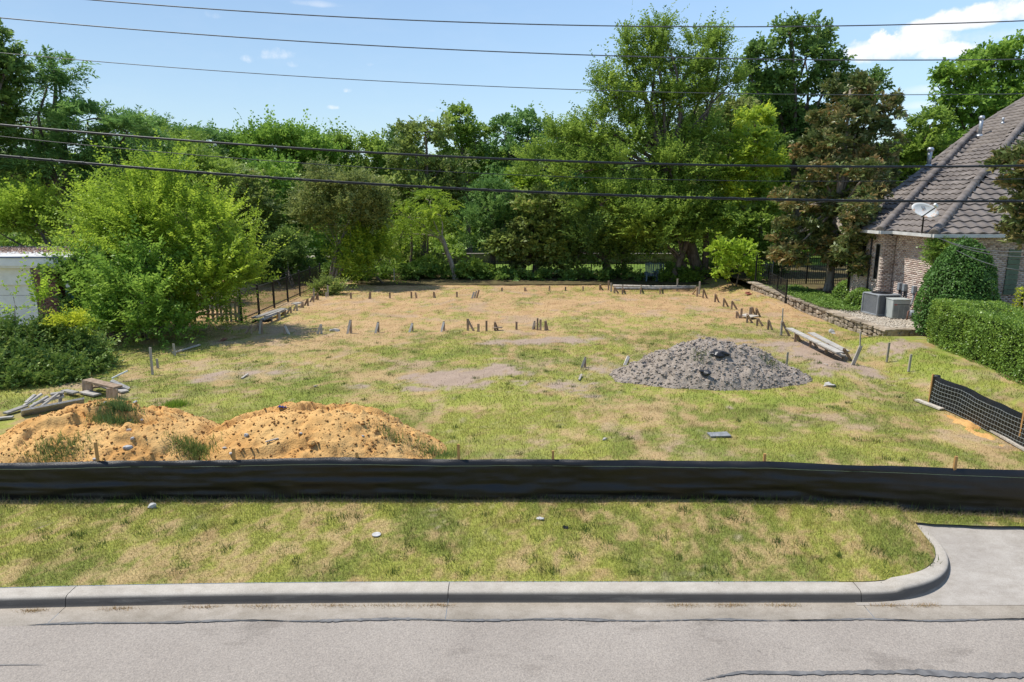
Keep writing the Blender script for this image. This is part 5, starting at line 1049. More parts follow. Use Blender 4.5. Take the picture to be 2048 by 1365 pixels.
def build_house():
    XW, XF, YC, Y0, Y1 = 15.8, 15.27, 28.3, 25.65, 30.75
    root = thing('brick_house', (20, 27, ZT), 'pink brick house with grey-brown tiled hip roof at the right', 'house'); b = Vector(root.location)
    mb = MB(b); mb.add([(XW, Y0, 0), (31, Y0, 0), (31, 40.5, 0), (XF, 30.75, 0), (XF, YC, 0), (XW, YC, 0)] + [(XW, Y0, ZE), (31, Y0, ZE), (31, 40.5, ZE), (XF, 30.75, ZE), (XF, YC, ZE), (XW, YC, ZE)],
        [(0,1,7,6),(1,2,8,7),(2,3,9,8),(3,4,10,9),(4,5,11,10),(5,0,6,11)]); mb.build('wall', M_MORT, root)
    wins = [(28.50, 28.80, 1.75, 3.2), (29.62, 29.92, 1.75, 3.2)]
    Vs, Fs, Ts = [], [], []; n = 0
    for args in (((XW, YC, 0), (0, -1, 0), (-1, 0, 0), YC-Y0, ZT-.3, ZE-.02, (), 1), ((XF, YC, 0), (1, 0, 0), (0, -1, 0), XW-XF, ZT-.3, ZE-.02, (), 2), ((XF, Y1, 0), (0, -1, 0), (-1, 0, 0), Y1-YC, ZT-.3, ZE-.02, [(Y1-w1, Y1-w0, z0, z1) for w0, w1, z0, z1 in wins], 3), ((XW, Y0, 0), (1, 0, 0), (0, -1, 0), 6.0, ZT-.3, ZE-.02, (), 4)):
        V, Fq, T = bricks(*args); Vs.append(V-np.array(b)[None]); Fs.append(Fq+n); Ts.append(T); n += len(V)
    tag(obj('brickwork', fast_mesh('brickwork', np.concatenate(Vs), np.concatenate(Fs), M_BRICK, {'tint': ('FLOAT', 'FACE', np.concatenate(Ts))}), root), kind='stuff')
    for w0, w1, z0, z1 in wins:
        w = obj('window', None, root); mb = MB(b); mb.box(XF-.004, XF+.02, w0, w1, z0, z1); g = mb.build('pane', M_GLASS, w)
        mb = MB(b)
        for a, c, d, e in ((w0, w0+.04, z0, z1), (w1-.04, w1, z0, z1), (w0, w1, z0, z0+.04), (w0, w1, z1-.04, z1), (w0, w1, (z0+z1)/2-.02, (z0+z1)/2+.02)): mb.box(XF-.012, XF+.01, a, c, d, e)
        mb.build('frame', M_IRON, w); mb = MB(b); mb.box(XF-.05, XF, w0-.03, w1+.03, z0-.075, z0-.005); mb.build('sill', M_MORT, w)
    mb = MB(b); mb.tube([(XF-.04, 29.15, ZE-.1), (XF-.04, 29.15, 2.0), (XF-.04, 29.15, ZT)], .035, 7); mb.build('downpipe', M_IRON, root)
    # front wall window with pale green shutter, mostly behind the holly
    mb = MB(b)
    for k in range(9): mb.box(18.55, 19.0, Y0-.05, Y0-.012, 1.5+.19*k, 1.67+.19*k)
    mb.build('shutter', pmat('green_shutter', (.10, .145, .10), (.14, .19, .13), 8, .6), root)
    # eaves: fascia gutter and soffit
    X0, YE = 15.4, 25.2; XB, YB = 14.87, 27.9; XR = 33
    gm = pmat('gutter_white', (.48, .48, .46), (.62, .62, .6), 3, .6)
    def gutter(pts):
        mb = MB(b)
        for p, q in zip(pts[:-1], pts[1:]): mb.beam(p, q, .10, .12, rough=.002)
        mb.build('gutter', gm, root)
    gutter([(X0-.06, YE-.08, ZE), (XR, YE-.08, ZE)]); gutter([(X0-.06, YE-.02, ZE), (X0-.06, YB, ZE)]); gutter([(XB-.06, YB-.1, ZE), (XB-.06, 30.7, ZE)]); gutter([(XB-.06, YB-.1, ZE), (X0-.1, YB-.1, ZE)])
    mb = MB(b); mb.poly([(X0, YE, ZE-.03), (XR, YE, ZE-.03), (XR, Y0+.1, ZE-.03), (X0, Y0+.1, ZE-.03)]); mb.poly([(X0, YE, ZE-.033), (XW+.1, YE, ZE-.033), (XW+.1, YB+.6, ZE-.033), (X0, YB+.6, ZE-.033)]); mb.poly([(XB, YB, ZE-.036), (XF+.1, YB, ZE-.036), (XF+.1, 30.7, ZE-.036), (XB, 30.7, ZE-.036)]); mb.build('soffit', M_WHITE, root)
    # roof planes under the tiles
    zz = lambda d: ZE + .05 + SL*d
    roof = obj('roof', None, root); mb = MB(b)
    ap = (X0+16, YE+16, zz(16)); mb.poly([(X0, YE, zz(0)), (X0, 30.9, zz(0)), (24.0, 37.06, zz(8.6)), (25.2, 38.7, zz(9.8)), ap]); mb.poly([(X0, YE, zz(0)), ap, (XR+9, YE+16, zz(16)), (XR+9, YE, zz(0))])
    mb.poly([(XB, YB, zz(0)), (XB, 30.6, zz(0)), (XB+9.1, 37.05, zz(9.1)), (XB+9.1, YB+9.1, zz(9.1))]); mb.poly([(XB, YB, zz(0)), (XB+9.1, YB+9.1, zz(9.1)), (X0+9.1, YB+9.1-.53, zz(9.1)-.27), (X0, YB, zz(0)-.2)])
    mb.poly([(XF, 30.75, 0), (31.4, 41.2, 0), ap, (25.2, 38.7, zz(9.8)), (XB+9.1, 37.05, zz(9.1)), (XB, 30.6, zz(0))])
    mb.build('underlay', M_UNDER, roof)
    # tile: one S wave wide, one course long, with a drooping nose
    TW, TL = .44, .45; nx = 9; V = []; Fc = []
    for j, (yy, lift) in enumerate(((-.03, .008), (-.04, .066), (TL+.03, .014))):
        for i in range(nx):
            u_ = i/(nx-1); V.append((u_*TW, yy, lift + .055*(1+math.cos(2*math.pi*u_))*.5*(1 if j else .8)))
    for j in range(2):
        for i in range(nx-1): Fc.append((j*nx+i, j*nx+i+1, (j+1)*nx+i+1, (j+1)*nx+i))
    tm = mesh('tile', V, Fc, M_TILE, False)
    from mathutils import Matrix
    cs = 1/math.sqrt(1+SL*SL); tiles = []
    def plane(o, u, hdir, inside, umax, vmax, off=.0):
        u = Vector(u); up = (Vector(hdir)+Vector((0, 0, SL)))*cs; nn = u.cross(up)
        if nn.z < 0: u = -u; nn = -nn
        for r in range(int(vmax/TL)):
            for c in range(-int(umax/TW)-1, int(umax/TW)+1):
                p = Vector(o) + u*((c+off)*TW) + up*(r*TL) ; m = p + u*TW*.5 + up*TL*.4
                if not inside(m.x, m.y): continue
                rr = Matrix((( u.x, up.x, nn.x, p.x-b.x), (u.y, up.y, nn.y, p.y-b.y), (u.z, up.z, nn.z, p.z-b.z), (0, 0, 0, 1)))
                d = m - Vector((0, 0, H)); pxx = 1024 + F*d.x/(d.y*math.cos(PITCH)-d.z*math.sin(PITCH)); tiles.append((d.length + (100 if pxx > 2060 else 0), rr, pxx))
    plane((X0, YE, zz(0)), (1, 0, 0), (0, 1, 0), lambda x, y: x-X0 > (y-YE)+.05 and x < 24, 20, 15)
    sh = lambda x, y: (x-X0) < (y-YE)-.05 and y < float(np.interp(x, [14.87, 23.97, 25.2, 31.4], [30.6, 37.05, 38.7, 41.2]))
    wing = lambda x, y: (x-XB) < (y-YB) and y < 30.6+.709*(x-XB) and x-XB < 9.1
    front = lambda x, y: y >= YB and (x-XB) >= (y-YB) and (x-X0) <= (y-YB)+.1 and x-XB < 9.1
    plane((X0, YE, zz(0)), (0, 1, 0), (1, 0, 0), lambda x, y: sh(x, y) and not wing(x, y) and not front(x, y), 20, 16)
    plane((XB, YB, zz(0)), (0, 1, 0), (1, 0, 0), wing, 14, 10.4)
    plane((XB, YB, zz(0)), (1, 0, 0), (0, 1, 0), front, 14, 10.4)
    tiles.sort(key=lambda t: t[0]); tiles = [t for t in tiles if t[2] < 2300]
    for d, mtx, _ in tiles[:300]:
        o = obj('tile', tm, roof); o.matrix_local = mtx
    tv = np.array([v.co[:] for v in tm.vertices]); tf = np.array([list(p.vertices) for p in tm.polygons]); Vs = []; Fs = []
    for i, (d, mtx, _) in enumerate(tiles[300:]):
        A = np.array(mtx); Vs.append(tv@A[:3, :3].T + A[:3, 3]); Fs.append(tf+i*len(tv))
    if Vs: tag(obj('far_tiles', fast_mesh('far_tiles', np.concatenate(Vs), np.concatenate(Fs), M_TILE), roof), kind='stuff')
    # hip caps
    capm = MB().lathe((0, 0, 0), [(.135, 0), (.155, .012), (.15, .38), (.125, .40)], 12, 'y'); cm = mesh('hip_tile', capm.v, capm.f, M_TILE, True)
    def caps(p, q):
        p, q = Vector(p), Vector(q); d = q-p; k = int(d.length/.37); rot = d.to_track_quat('Y', 'Z').to_matrix().to_4x4()
        for i in range(k): o = obj('hip_tile', cm, roof); o.matrix_local = Matrix.Translation(p + d*(i/k) - b)@rot
    caps((X0-.02, YE-.02, zz(0)+.05), (X0+12, YE+12, zz(12)+.05)); caps((XB-.02, YB-.02, zz(0)+.05), (XB+9.1, YB+9.1, zz(9.1)+.05))
    caps((24.0, 37.1, zz(8.8)+.03), (25.2, 38.7, zz(9.8)+.02)); caps((25.2, 38.7, zz(9.8)), (31.2, 41.1, zz(15.8)))
    caps((XB+.02, 30.6, zz(0)), (XB+9.1, 37.05, zz(9.1)))
    mb = MB(b); mb.beam((X0+.1, YB+.05, zz(0)+.03), (X0+8.8, YB+8.75, zz(8.75)-.05), .13, .03, up=(-.3, .6, 1)); mb.build('valley_flashing', M_GALV, roof)
    # vent pipes
    for p, h, r in (((23.9, 36.3, 8.1), 1.05, .09), ((20.3, 34.3, 6.5), .95, .10), ((25.2, 36.6, 8.75), .35, .04)):
        v = obj('vent_pipe', None, roof); mb = MB(b); mb.tube([p, (p[0], p[1], p[2]+h)], r, 12); mb.build('pipe', M_GALV, v, True)
        mb = MB(b); mb.lathe((p[0], p[1], p[2]+h), [(r*1.05, -.14), (r*1.5, -.12), (r*1.5, -.02), (r*.9, .05)], 12); mb.build('cap', M_GALV, v, True)
        mb = MB(b); mb.lathe((p[0], p[1], p[2]), [(r*2.3, .08), (r*2.1, .12), (r*1.1, .2)], 12); mb.build('flashing', M_GALV, v, True)
    # satellite dish: a thing on the roof corner
    c = AT(1850, 421, 25.6); root2 = thing('satellite_dish', c-Vector((0, 0, .55)), 'oval rust-stained satellite dish on the roof corner', 'satellite dish'); bb = Vector(root2.location)
    f = Vector((-.38, -.80, .46)).normalized(); ax = f.cross(Vector((0, 0, 1))).normalized(); ay = ax.cross(f).normalized(); t = math.radians(24); a1 = ax*math.cos(t)+ay*math.sin(t); a2 = ay*math.cos(t)-ax*math.sin(t)
    V = [c - f*.09]; Fc = []; nr, ns = 5, 32
    for i in range(1, nr+1):
        for k in range(ns): th = 2*math.pi*k/ns; rr = i/nr; V.append(c + a1*(.47*rr*math.cos(th)) + a2*(.27*rr*math.sin(th)) - f*(.09*(1-rr*rr)))
    Fc += [(0, 1+k, 1+(k+1) % ns) for k in range(ns)]
    for i in range(nr-1): Fc += [(1+i*ns+k, 1+(i+1)*ns+k, 1+(i+1)*ns+(k+1) % ns, 1+i*ns+(k+1) % ns) for k in range(ns)]
    dm = pmat('rusty_dish', (.5, .27, .14), (.56, .57, .56), 4.5, .5, .4, lo=.36, hi=.46)
    mb = MB(bb); mb.add(V, Fc); o = mb.build('reflector', dm, root2, True); so = o.modifiers.new('solid', 'SOLIDIFY'); so.thickness = .02
    # the maker's grey mark: a rounded D with a swoosh
    lg = pmat('logo_grey', (.16, .18, .21), (.2, .22, .25), 5); mb = MB(bb); oc = c + a2*.13 + a1*.10 - f*.045
    def arc(r0, r1, t0, t1, cx=0.0, n=12):
        V = []
        for k in range(n+1):
            th = t0+(t1-t0)*k/n
            for r in (r0, r1): V.append(oc + ax*(cx+r*math.cos(th)) + ay*(r*math.sin(th)) + f*.012)
        mb.add(V, [(2*k, 2*k+1, 2*k+3, 2*k+2) for k in range(n)])
    arc(.055, .085, -1.7, 1.7); mb.add([oc-ax*.05+ay*.085+f*.012, oc+ax*.0+ay*.085+f*.012, oc-ax*.02+ay*.0+f*.012, oc+ax*.03-ay*.02+f*.012, oc-ax*.06-ay*.085+f*.012], [(0, 1, 3, 2), (2, 3, 4)]); mb.build('emblem', lg, root2)
    feed = c + f*.52 - a1*.30 + a2*.0 + Vector((0, 0, .02)); mb = MB(bb); mb.tube([c - a2*.27 - a1*.02 - f*.03, feed - Vector((0, 0, .04))], .022, 8); mb.build('feed_arm', M_IRON, root2)
    mb = MB(bb); mb.beam(feed - f*.02 - a1*.05, feed + f*.12 + a1*.06, .09, .1); mb.build('receiver', M_WHITE, root2, bevel=.02)
    mb = MB(bb); mb.tube([c - f*.12, c - f*.22 - Vector((0, 0, .1)), c - f*.2 - Vector((0, 0, .75))], .03, 8); mb.build('mast', M_IRON, root2, True)

# ------------------------------------------------------------------ terrace with stone retaining wall, gravel, machines
def build_terrace():
    sm = pmat('rubble_stone', (.21, .17, .125), (.40, .335, .26), 7, .95, .1, .7, 26, rnd=.3)
    root = thing('retaining_wall', (13.3, 24, 0), 'low rough stone retaining wall below the house terrace', 'wall'); b = Vector(root.location)
    xw = lambda y: 13.42 - .034*(y-24) + .05*math.sin(y*.9)
    def top(y): return ZT - .02 + .12*max(0, (y-29)/6)
    mb = MB(b); ys = [24 + i*.5 for i in range(27)]
    V = []
    for y in ys: V += [(xw(y)+.05, y, -.15), (xw(y)+.05, y, top(y)-.04), (xw(y)+.34, y, top(y)-.04), (xw(y)+.34, y, -.15)]
    n = len(ys); mb.add(V, [(4*i+k, 4*i+4+k, 4*i+5+k, 4*i+1+k) for i in range(n-1) for k in range(3)] + [(3, 2, 1, 0)])
    mb.box(13.5, 17, 24.05, 24.3, -.1, ZT-.05); mb.build('core', M_MORT, root)
    def stone(c, u, nrm, w, h, d):
        """irregular many-sided stone: outline in the wall face, pushed out"""
        u, nrm, c = Vector(u), Vector(nrm), Vector(c); k = random.randint(6, 8); V = []; ph = random.uniform(0, 1)
        for lv, s in ((-.06, 1.0), (d*.6, .98), (d, .72)):
            for i in range(k):
                a = 2*math.pi*(i+ph)/k; r = (1.0 if lv != d else 1)*s; q = math.cos(a), math.sin(a); sq = max(abs(q[0]), abs(q[1])); f = .45+.55/sq if sq else 1
                V.append(c + u*(q[0]*w*.5*r*f*jj[i]) + Vector((0, 0, 1))*(q[1]*h*.5*r*f*jj[i]) + nrm*lv)
        Fc = [(l*k+i, l*k+(i+1) % k, (l+1)*k+(i+1) % k, (l+1)*k+i) for l in range(2) for i in range(k)] + [tuple(2*k+i for i in range(k))]
        m2 = MB(b); m2.add(V, Fc); m2.build('stone', sm, root)
    y = 24.05
    while y < 36.8:
        w = random.uniform(.2, .44); z = -.05; tp = top(y)-.02
        while z < tp-.08:
            jj = [random.uniform(.86, 1.12) for _ in range(9)]; h = min(random.uniform(.14, .32), tp-z)
            stone((xw(y+w/2), y+w/2, z+h/2), (0, 1, 0), (-1, 0, 0), w*1.02, h*1.04, random.uniform(.03, .09)); z += h
        y += w
    x = 13.5
    while x < 16.6:
        w = random.uniform(.25, .45); jj = [random.uniform(.88, 1.1) for _ in range(9)]; stone((x+w/2, 24.03, .22), (1, 0, 0), (0, -1, 0), w, .42, .05); x += w
    y = 23.95; jj = [1]*9
    while y < 37.0:                                        # flat capping stones
        l = random.uniform(.5, .95); m2 = MB(b); c = Vector((xw(y+l/2)+.15, y+l/2, top(y)))
        V = []
        for zz in (-.035, .03):
            for sx, sy in ((-1,-1),(0,-1.0),(1,-1),(1,0),(1,1),(0,1),(-1,1),(-1.05,0)): V.append(c + Vector((sx*.24*random.uniform(.93, 1.08), sy*l*.49, zz + random.uniform(-.006, .006))))
        m2.add(V, [tuple(range(7, -1, -1)), tuple(range(8, 16))] + [(i, (i+1) % 8, 8+(i+1) % 8, 8+i) for i in range(8)]); m2.build('capstone', sm, root); y += l
    x = 13.7
    while x < 17:
        l = random.uniform(.5, .8); m2 = MB(b); m2.beam((x, 24.15, ZT-.005), (x+l-.02, 24.15, ZT-.005), .36, .06, rough=.012); m2.build('capstone', sm, root); x += l
    ter = MB().add([(13.5, 24.1, ZT-.03), (34, 24.1, ZT-.03), (34, 48, ZT), (13.0, 48, ZT+.1), (13.1, 36, ZT+.08), (13.2, 30, ZT)], [(0, 1, 2, 3, 4, 5)]).build('terrace', M_LITTER); tag(ter, kind='structure')
    gm = pmat('pale_gravel', (.40, .34, .27), (.58, .52, .43), 38, .95, .1, .9, 40, coord='World', detail=2)
    gb = MB(); V = [(13.75, 24.28), (16.8, 24.28), (16.8, 25.65), (15.8, 25.65), (15.8, 28.3), (14.6, 28.9), (13.7, 28.6), (13.55, 27)]
    gb.add([(x, y, ZT-.012) for x, y in V], [tuple(range(8))]); tag(gb.build('gravel_bed', gm), kind='structure')
    # pebbles on the bed
    import bmesh
    bm = bmesh.new(); bmesh.ops.create_icosphere(bm, subdivisions=1, radius=1); tv = np.array([v.co[:] for v in bm.verts]); tf = np.array([[v.index for v in f.verts] for f in bm.faces]); bm.free(); Vs = []; Fs = []
    for i in range(2600):
        x, yy = rng.uniform(13.6, 16.5), rng.uniform(24.3, 28.7)
        if x > 15.75 and yy > 25.6: continue
        s = rng.uniform(.018, .045); Fs.append(tf+len(Vs)*len(tv)); Vs.append(tv*(1+rng.uniform(-.25, .25, (len(tv), 1)))*np.array([s*1.2, s, s*.6]) + np.array([x, yy, ZT]))
    tag(obj('gravel', fast_mesh('gravel', np.concatenate(Vs), np.concatenate(Fs), gm)), 'pale round gravel on the bed around the condensers', 'gravel', kind='stuff')
    # large condenser
    c = Vector((14.92, 27.35, ZT)); root = thing('air_conditioner', c, 'large dark grey condenser unit on the gravel by the house', 'air conditioner'); s, h = .47, .88
    mc = pmat('condenser_grey', (.2, .215, .23), (.26, .275, .29), 4, .5, .4); ml = pmat('condenser_light', (.24, .26, .28), (.3, .32, .34), 4, .45, .4); root.rotation_euler = (0, 0, math.radians(8))
    def B_(name, mat, *bx, bevel=0.0, par=None): mb = MB(); mb.box(*bx); o = mb.build(name, mat, par or root, bevel=bevel); return o
    B_('base_pad', M_CONC, -s-.08, s+.08, -s-.08, s+.08, -.04, .03); B_('core', M_IRON, -s+.05, s-.05, -s+.05, s-.05, .05, h-.08)
    for k in range(22): mb = MB(); z = .09+k*.0345; mb.box(-s, s, -s, s, z, z+.018); mb.build('louver', mc, root, bevel=.05)
    for sx in (-1, 1):
        for sy in (-1, 1): B_('corner_post', mc, sx*s-.035, sx*s+.035, sy*s-.035, sy*s+.035, .04, h-.04, bevel=.02)
    B_('base_tray', mc, -s-.02, s+.02, -s-.02, s+.02, .03, .09, bevel=.02); B_('top_cover', ml, -s-.02, s+.02, -s-.02, s+.02, h-.06, h, bevel=.03)
    for k in range(6):
        r = .09+k*.055; mb = MB(); mb.tube([(r*math.cos(a), r*math.sin(a), h+.03+.03*(1-(r/.4)**2)) for a in np.linspace(0, 2*math.pi, 25)], .008, 4); mb.build('fan_guard_ring', M_IRON, root)
    mb = MB(); mb.lathe((0, 0, h), [(.39, .002), (.385, .012), (.05, .012)], 24); mb.build('fan_opening', M_IRON, root)
    # small condenser
    c = Vector((15.16, 26.55, ZT)); root = thing('air_conditioner', c, 'small pale grey-green condenser with red badge in front of the large one', 'air conditioner'); mg = pmat('pale_grey_enamel', (.36, .39, .375), (.44, .47, .455), 4, .5, .4); mp = pmat('panel_grey', (.17, .19, .195), (.22, .24, .245), 4, .5, .4)
    w, d, h = .34, .26, .74; mb = MB(); mb.box(-w, w, -d, d, .02, h); mb.build('cabinet', mg, root, bevel=.015)
    mb = MB(); mb.box(-w-.015, w+.015, -d-.015, d+.015, h-.005, h+.03); mb.build('lid', mg, root, bevel=.01)
    for k in range(3):
        x0 = -w+.05+k*.2; pn = obj('grille', None, root); mb = MB(); mb.box(x0, x0+.18, -d-.004, -d+.01, .06, h-.22); mb.build('mesh_panel', mp, pn)
        for q in range(12): mb = MB(); z = .08+q*.037; mb.box(x0, x0+.18, -d-.010, -d-.003, z, z+.008); mb.build('slat', mg, pn)
    mb = MB(); mb.box(-w+.05, -w+.17, -d-.008, -d+.005, h-.2, h-.165); mb.build('badge', pmat('badge_red', (.4, .05, .04), (.45, .06, .05), 5), root)
    mb = MB(); mb.box(-w+.18, w-.05, -d-.008, -d+.005, h-.195, h-.17); mb.build('badge_bar', M_IRON, root)
    # disconnect boxes with conduits on the near brick wall
    mcu = pmat('conduit_grey', (.2, .22, .24), (.28, .3, .32), 6, .5)
    for i, (y, lab) in enumerate(((27.55, 'left grey disconnect box on the brick wall'), (27.2, 'middle grey disconnect box on the brick wall'), (26.55, 'right grey disconnect box on the brick wall'))):
        p = Vector((15.74, y, 1.2)); r2 = thing('disconnect_box', p, lab, 'electrical box', 'boxes above the condensers'); mb = MB(p); mb.box(15.65, 15.79, y-.08, y+.08, 1.42, 1.72); mb.build('box', mcu, r2, bevel=.02)
        mb = MB(p); mb.tube([(15.73, y, 1.43), (15.72, y, 1.15), (15.62, y-.05, .9), (15.4, y-.1, .85), (15.3, y-.1, .8)], .035, 7); mb.build('conduit', M_IRON if i < 2 else mcu, r2, True)
    # gas meter with pipework
    p = Vector((15.5, 25.95, ZT)); root = thing('gas_meter', p, 'grey gas meter with rusty pipework against the brick wall', 'gas meter'); rust = pmat('rusty_pipe', (.16, .075, .05), (.26, .14, .10), 12, .8)
    mb = MB(p); mb.lathe((15.42, 25.95, .6), [(.10, 0), (.14, .04), (.145, .17), (.12, .22), (.05, .26)], 14); mb.build('body', mcu, root, True)
    mb = MB(p); mb.lathe((15.42, 25.80, .70), [(.075, -.02), (.07, .02)], 14, 'y'); mb.build('dial', M_WHITE, root)
    mb = MB(p); mb.tube([(15.42, 25.98, .84), (15.45, 26.0, 1.0), (15.5, 26.05, 1.05), (15.55, 26.1, 1.45), (15.58, 26.1, 1.5), (15.65, 25.75, 1.5), (15.66, 25.72, 1.44), (15.66, 25.72, .45)], .028, 8); mb.build('riser_pipe', rust, root, True)
    mb = MB(p); mb.tube([(15.3, 25.95, .8), (15.25, 25.95, .82), (15.22, 25.95, .45)], .026, 8); mb.build('inlet_pipe', rust, root, True)
    mb = MB(p); mb.tube([(15.62, 25.85, .45), (15.66, 25.85, 1.0)], .06, 10); mb.build('stand_pipe', rust, root, True)
    q = Vector((15.72, 25.55, ZT)); mb = MB(q); mb.tube([(15.74, 25.58, .42), (15.72, 25.56, .9), (15.8, 25.6, 1.1), (15.76, 25.62, 2.6)], .045, 8); tag(mb.build('service_conduit', M_WHITE, None, True), 'pale grey bent conduit rising at the house corner', 'conduit')
    q = G(1838, 640, ZT); mb = MB(q); mb.box(15.35, 15.7, 25.5, 25.7, ZT, ZT+.1); tag(mb.build('drain_box', M_IRON, None), 'black drain box on the gravel beside the gas meter', 'box')

# ------------------------------------------------------------------ garage on the left
def build_garage():
    root = thing('garage', (-20, 27, 0), 'flat-roofed white garage with brick pier at the left edge', 'garage'); b = Vector(root.location); XR, YF = -16.75, 25.0
    zr = 3.0; gb = pmat('garage_brick_mortar', (.2, .16, .135), (.26, .21, .18), 12)
    bm_, nt, bb = new_mat('garage_brick'); at = nt.nodes.new('ShaderNodeAttribute'); at.attribute_name = 'tint'; r = nt.nodes.new('ShaderNodeValToRGB'); r.color_ramp.elements[0].color = (.10, .045, .032, 1); r.color_ramp.elements[1].color = (.25, .13, .095, 1); nt.links.new(at.outputs['Fac'], r.inputs[0]); nt.links.new(r.outputs[0], bb.inputs['Base Color']); bb.inputs['Roughness'].default_value = .9
    mb = MB(b); mb.box(-17.55, XR, YF+.02, 31, -.4, zr-.3); mb.box(-27, -17.5, YF+.35, 31, 2.3, zr-.3); mb.box(-27, -17.5, 30.8, 31, -.4, zr-.3); mb.build('wall', gb, root)
    V1, F1, T1 = bricks((-17.55, YF+.02, 0), (1, 0, 0), (0, -1, 0), .80, -.3, 2.42, (), 9); V2, F2, T2 = bricks((XR, YF+.02, 0), (0, 1, 0), (1, 0, 0), 3.0, -.3, 2.5, (), 10)
    tag(obj('brickwork', fast_mesh('brickwork', np.concatenate([V1, V2])-np.array(b)[None], np.concatenate([F1, F2+len(V1)]), bm_, {'tint': ('FLOAT', 'FACE', np.concatenate([T1, T2]))}), root), kind='stuff')
    mb = MB(b); mb.box(-27, -17.62, YF-.03, YF+.1, 1.95, 2.62); mb.build('header_panel', M_WHITE, root)
    mb = MB(b); mb.box(-27, XR+.25, YF-.35, YF+.3, 2.6, 2.68); mb.build('soffit', M_WHITE, root)
    door = obj('garage_door', None, root)
    for k in range(5): mb = MB(b); mb.box(-23, -17.75, YF+.12, YF+.17, -.3+k*.46, .15+k*.46); mb.build('door_panel', M_WHITE, door, bevel=.008)
    mb = MB(b); mb.box(-17.75, -17.57, YF, YF+.2, -.3, 1.97); mb.build('door_jamb', M_WHITE, root)
    mb = MB(b); mb.box(-27, XR+.38, YF-.42, YF-.36, 2.68, 2.96); mb.box(XR+.38, XR+.44, YF-.42, 31, 2.68, 2.96); mb.build('fascia', M_WHITE, root)
    mb = MB(b); mb.box(-27, XR+.36, YF-.36, 31.2, 2.88, 2.95); o = mb.build('roof', pmat('white_roof_felt', (.42, .42, .42), (.66, .66, .66), 1.2, .8, .2, coord='World'), root)
    mb = MB(b); mb.beam((-27, YF-.40, 2.985), (XR+.46, YF-.40, 2.985), .10, .05); mb.build('roof_edge', pmat('blue_grey_edge', (.10, .13, .2), (.16, .19, .27), 5), o)
    X, Y = rng.uniform(-24, -16.6, 2600), rng.normal(28.2, .75, 2600); n = len(X); C = np.stack([X, Y, np.full(n, 2.955)+rng.uniform(0, .05, n)], 1)
    tag(obj('roof_litter', leaves_mesh('roof_litter', C-np.array(b)[None], rand_dirs(n, -.1), unit(np.array([0, 0, 1.])[None]+rng.normal(0, .3, (n, 3))), .11, .07, rng.uniform(0, 1, n), leaf_mat('dead_leaf', [(0, (.07, .045, .035)), (1, (.22, .15, .12))], .1)), root), kind='stuff')
    for nm, x, y, z0, z1, w, mat in (('meter_box', -16.2, 24.9, 1.45, 2.2, .28, pmat('green_meter_box', (.08, .2, .18), (.12, .26, .23), 6, .5)), ('junction_box', -16.15, 24.9, .75, 1.2, .26, pmat('pale_blue_box', (.25, .33, .36), (.3, .38, .4), 6, .5))):
        c = Vector((x, y, z0)); mb = MB(c); mb.box(x-w/2, x+w/2, y-.08, y+.1, z0, z1); o = mb.build(nm, mat, None, bevel=.02); tag(o, 'green meter box with white dial among the vines' if nm == 'meter_box' else 'pale blue junction box low among the vines', 'electrical box')
        if nm == 'meter_box': mb = MB(c); mb.lathe((x+.05, y-.15, 1.95), [(.08, -.04), (.085, .04)], 14, 'y'); mb.build('dial', M_WHITE, o); 
    mb = MB((-16.2, 25, 0)); mb.tube([(-16.2, 25.02, -.2), (-16.2, 25.02, 2.9)], .04, 7); tag(mb.build('service_conduit', M_IRON, None, True), 'dark conduit behind the green meter box', 'conduit')
    c = Vector((-15.1, 21.2, 1.0)); q = AT(30, 655, 20.2); mb = MB(q); mb.box(q.x-.14, q.x+.14, q.y-.02, q.y+.02, q.z-.1, q.z+.1)
    mb.tube([(q.x, q.y+.03, q.z-.1), (q.x, q.y+.03, -.2)], .02, 6); tag(mb.build('mailbox', M_WHITE), 'small white box showing through the evergreen shrub', 'box')

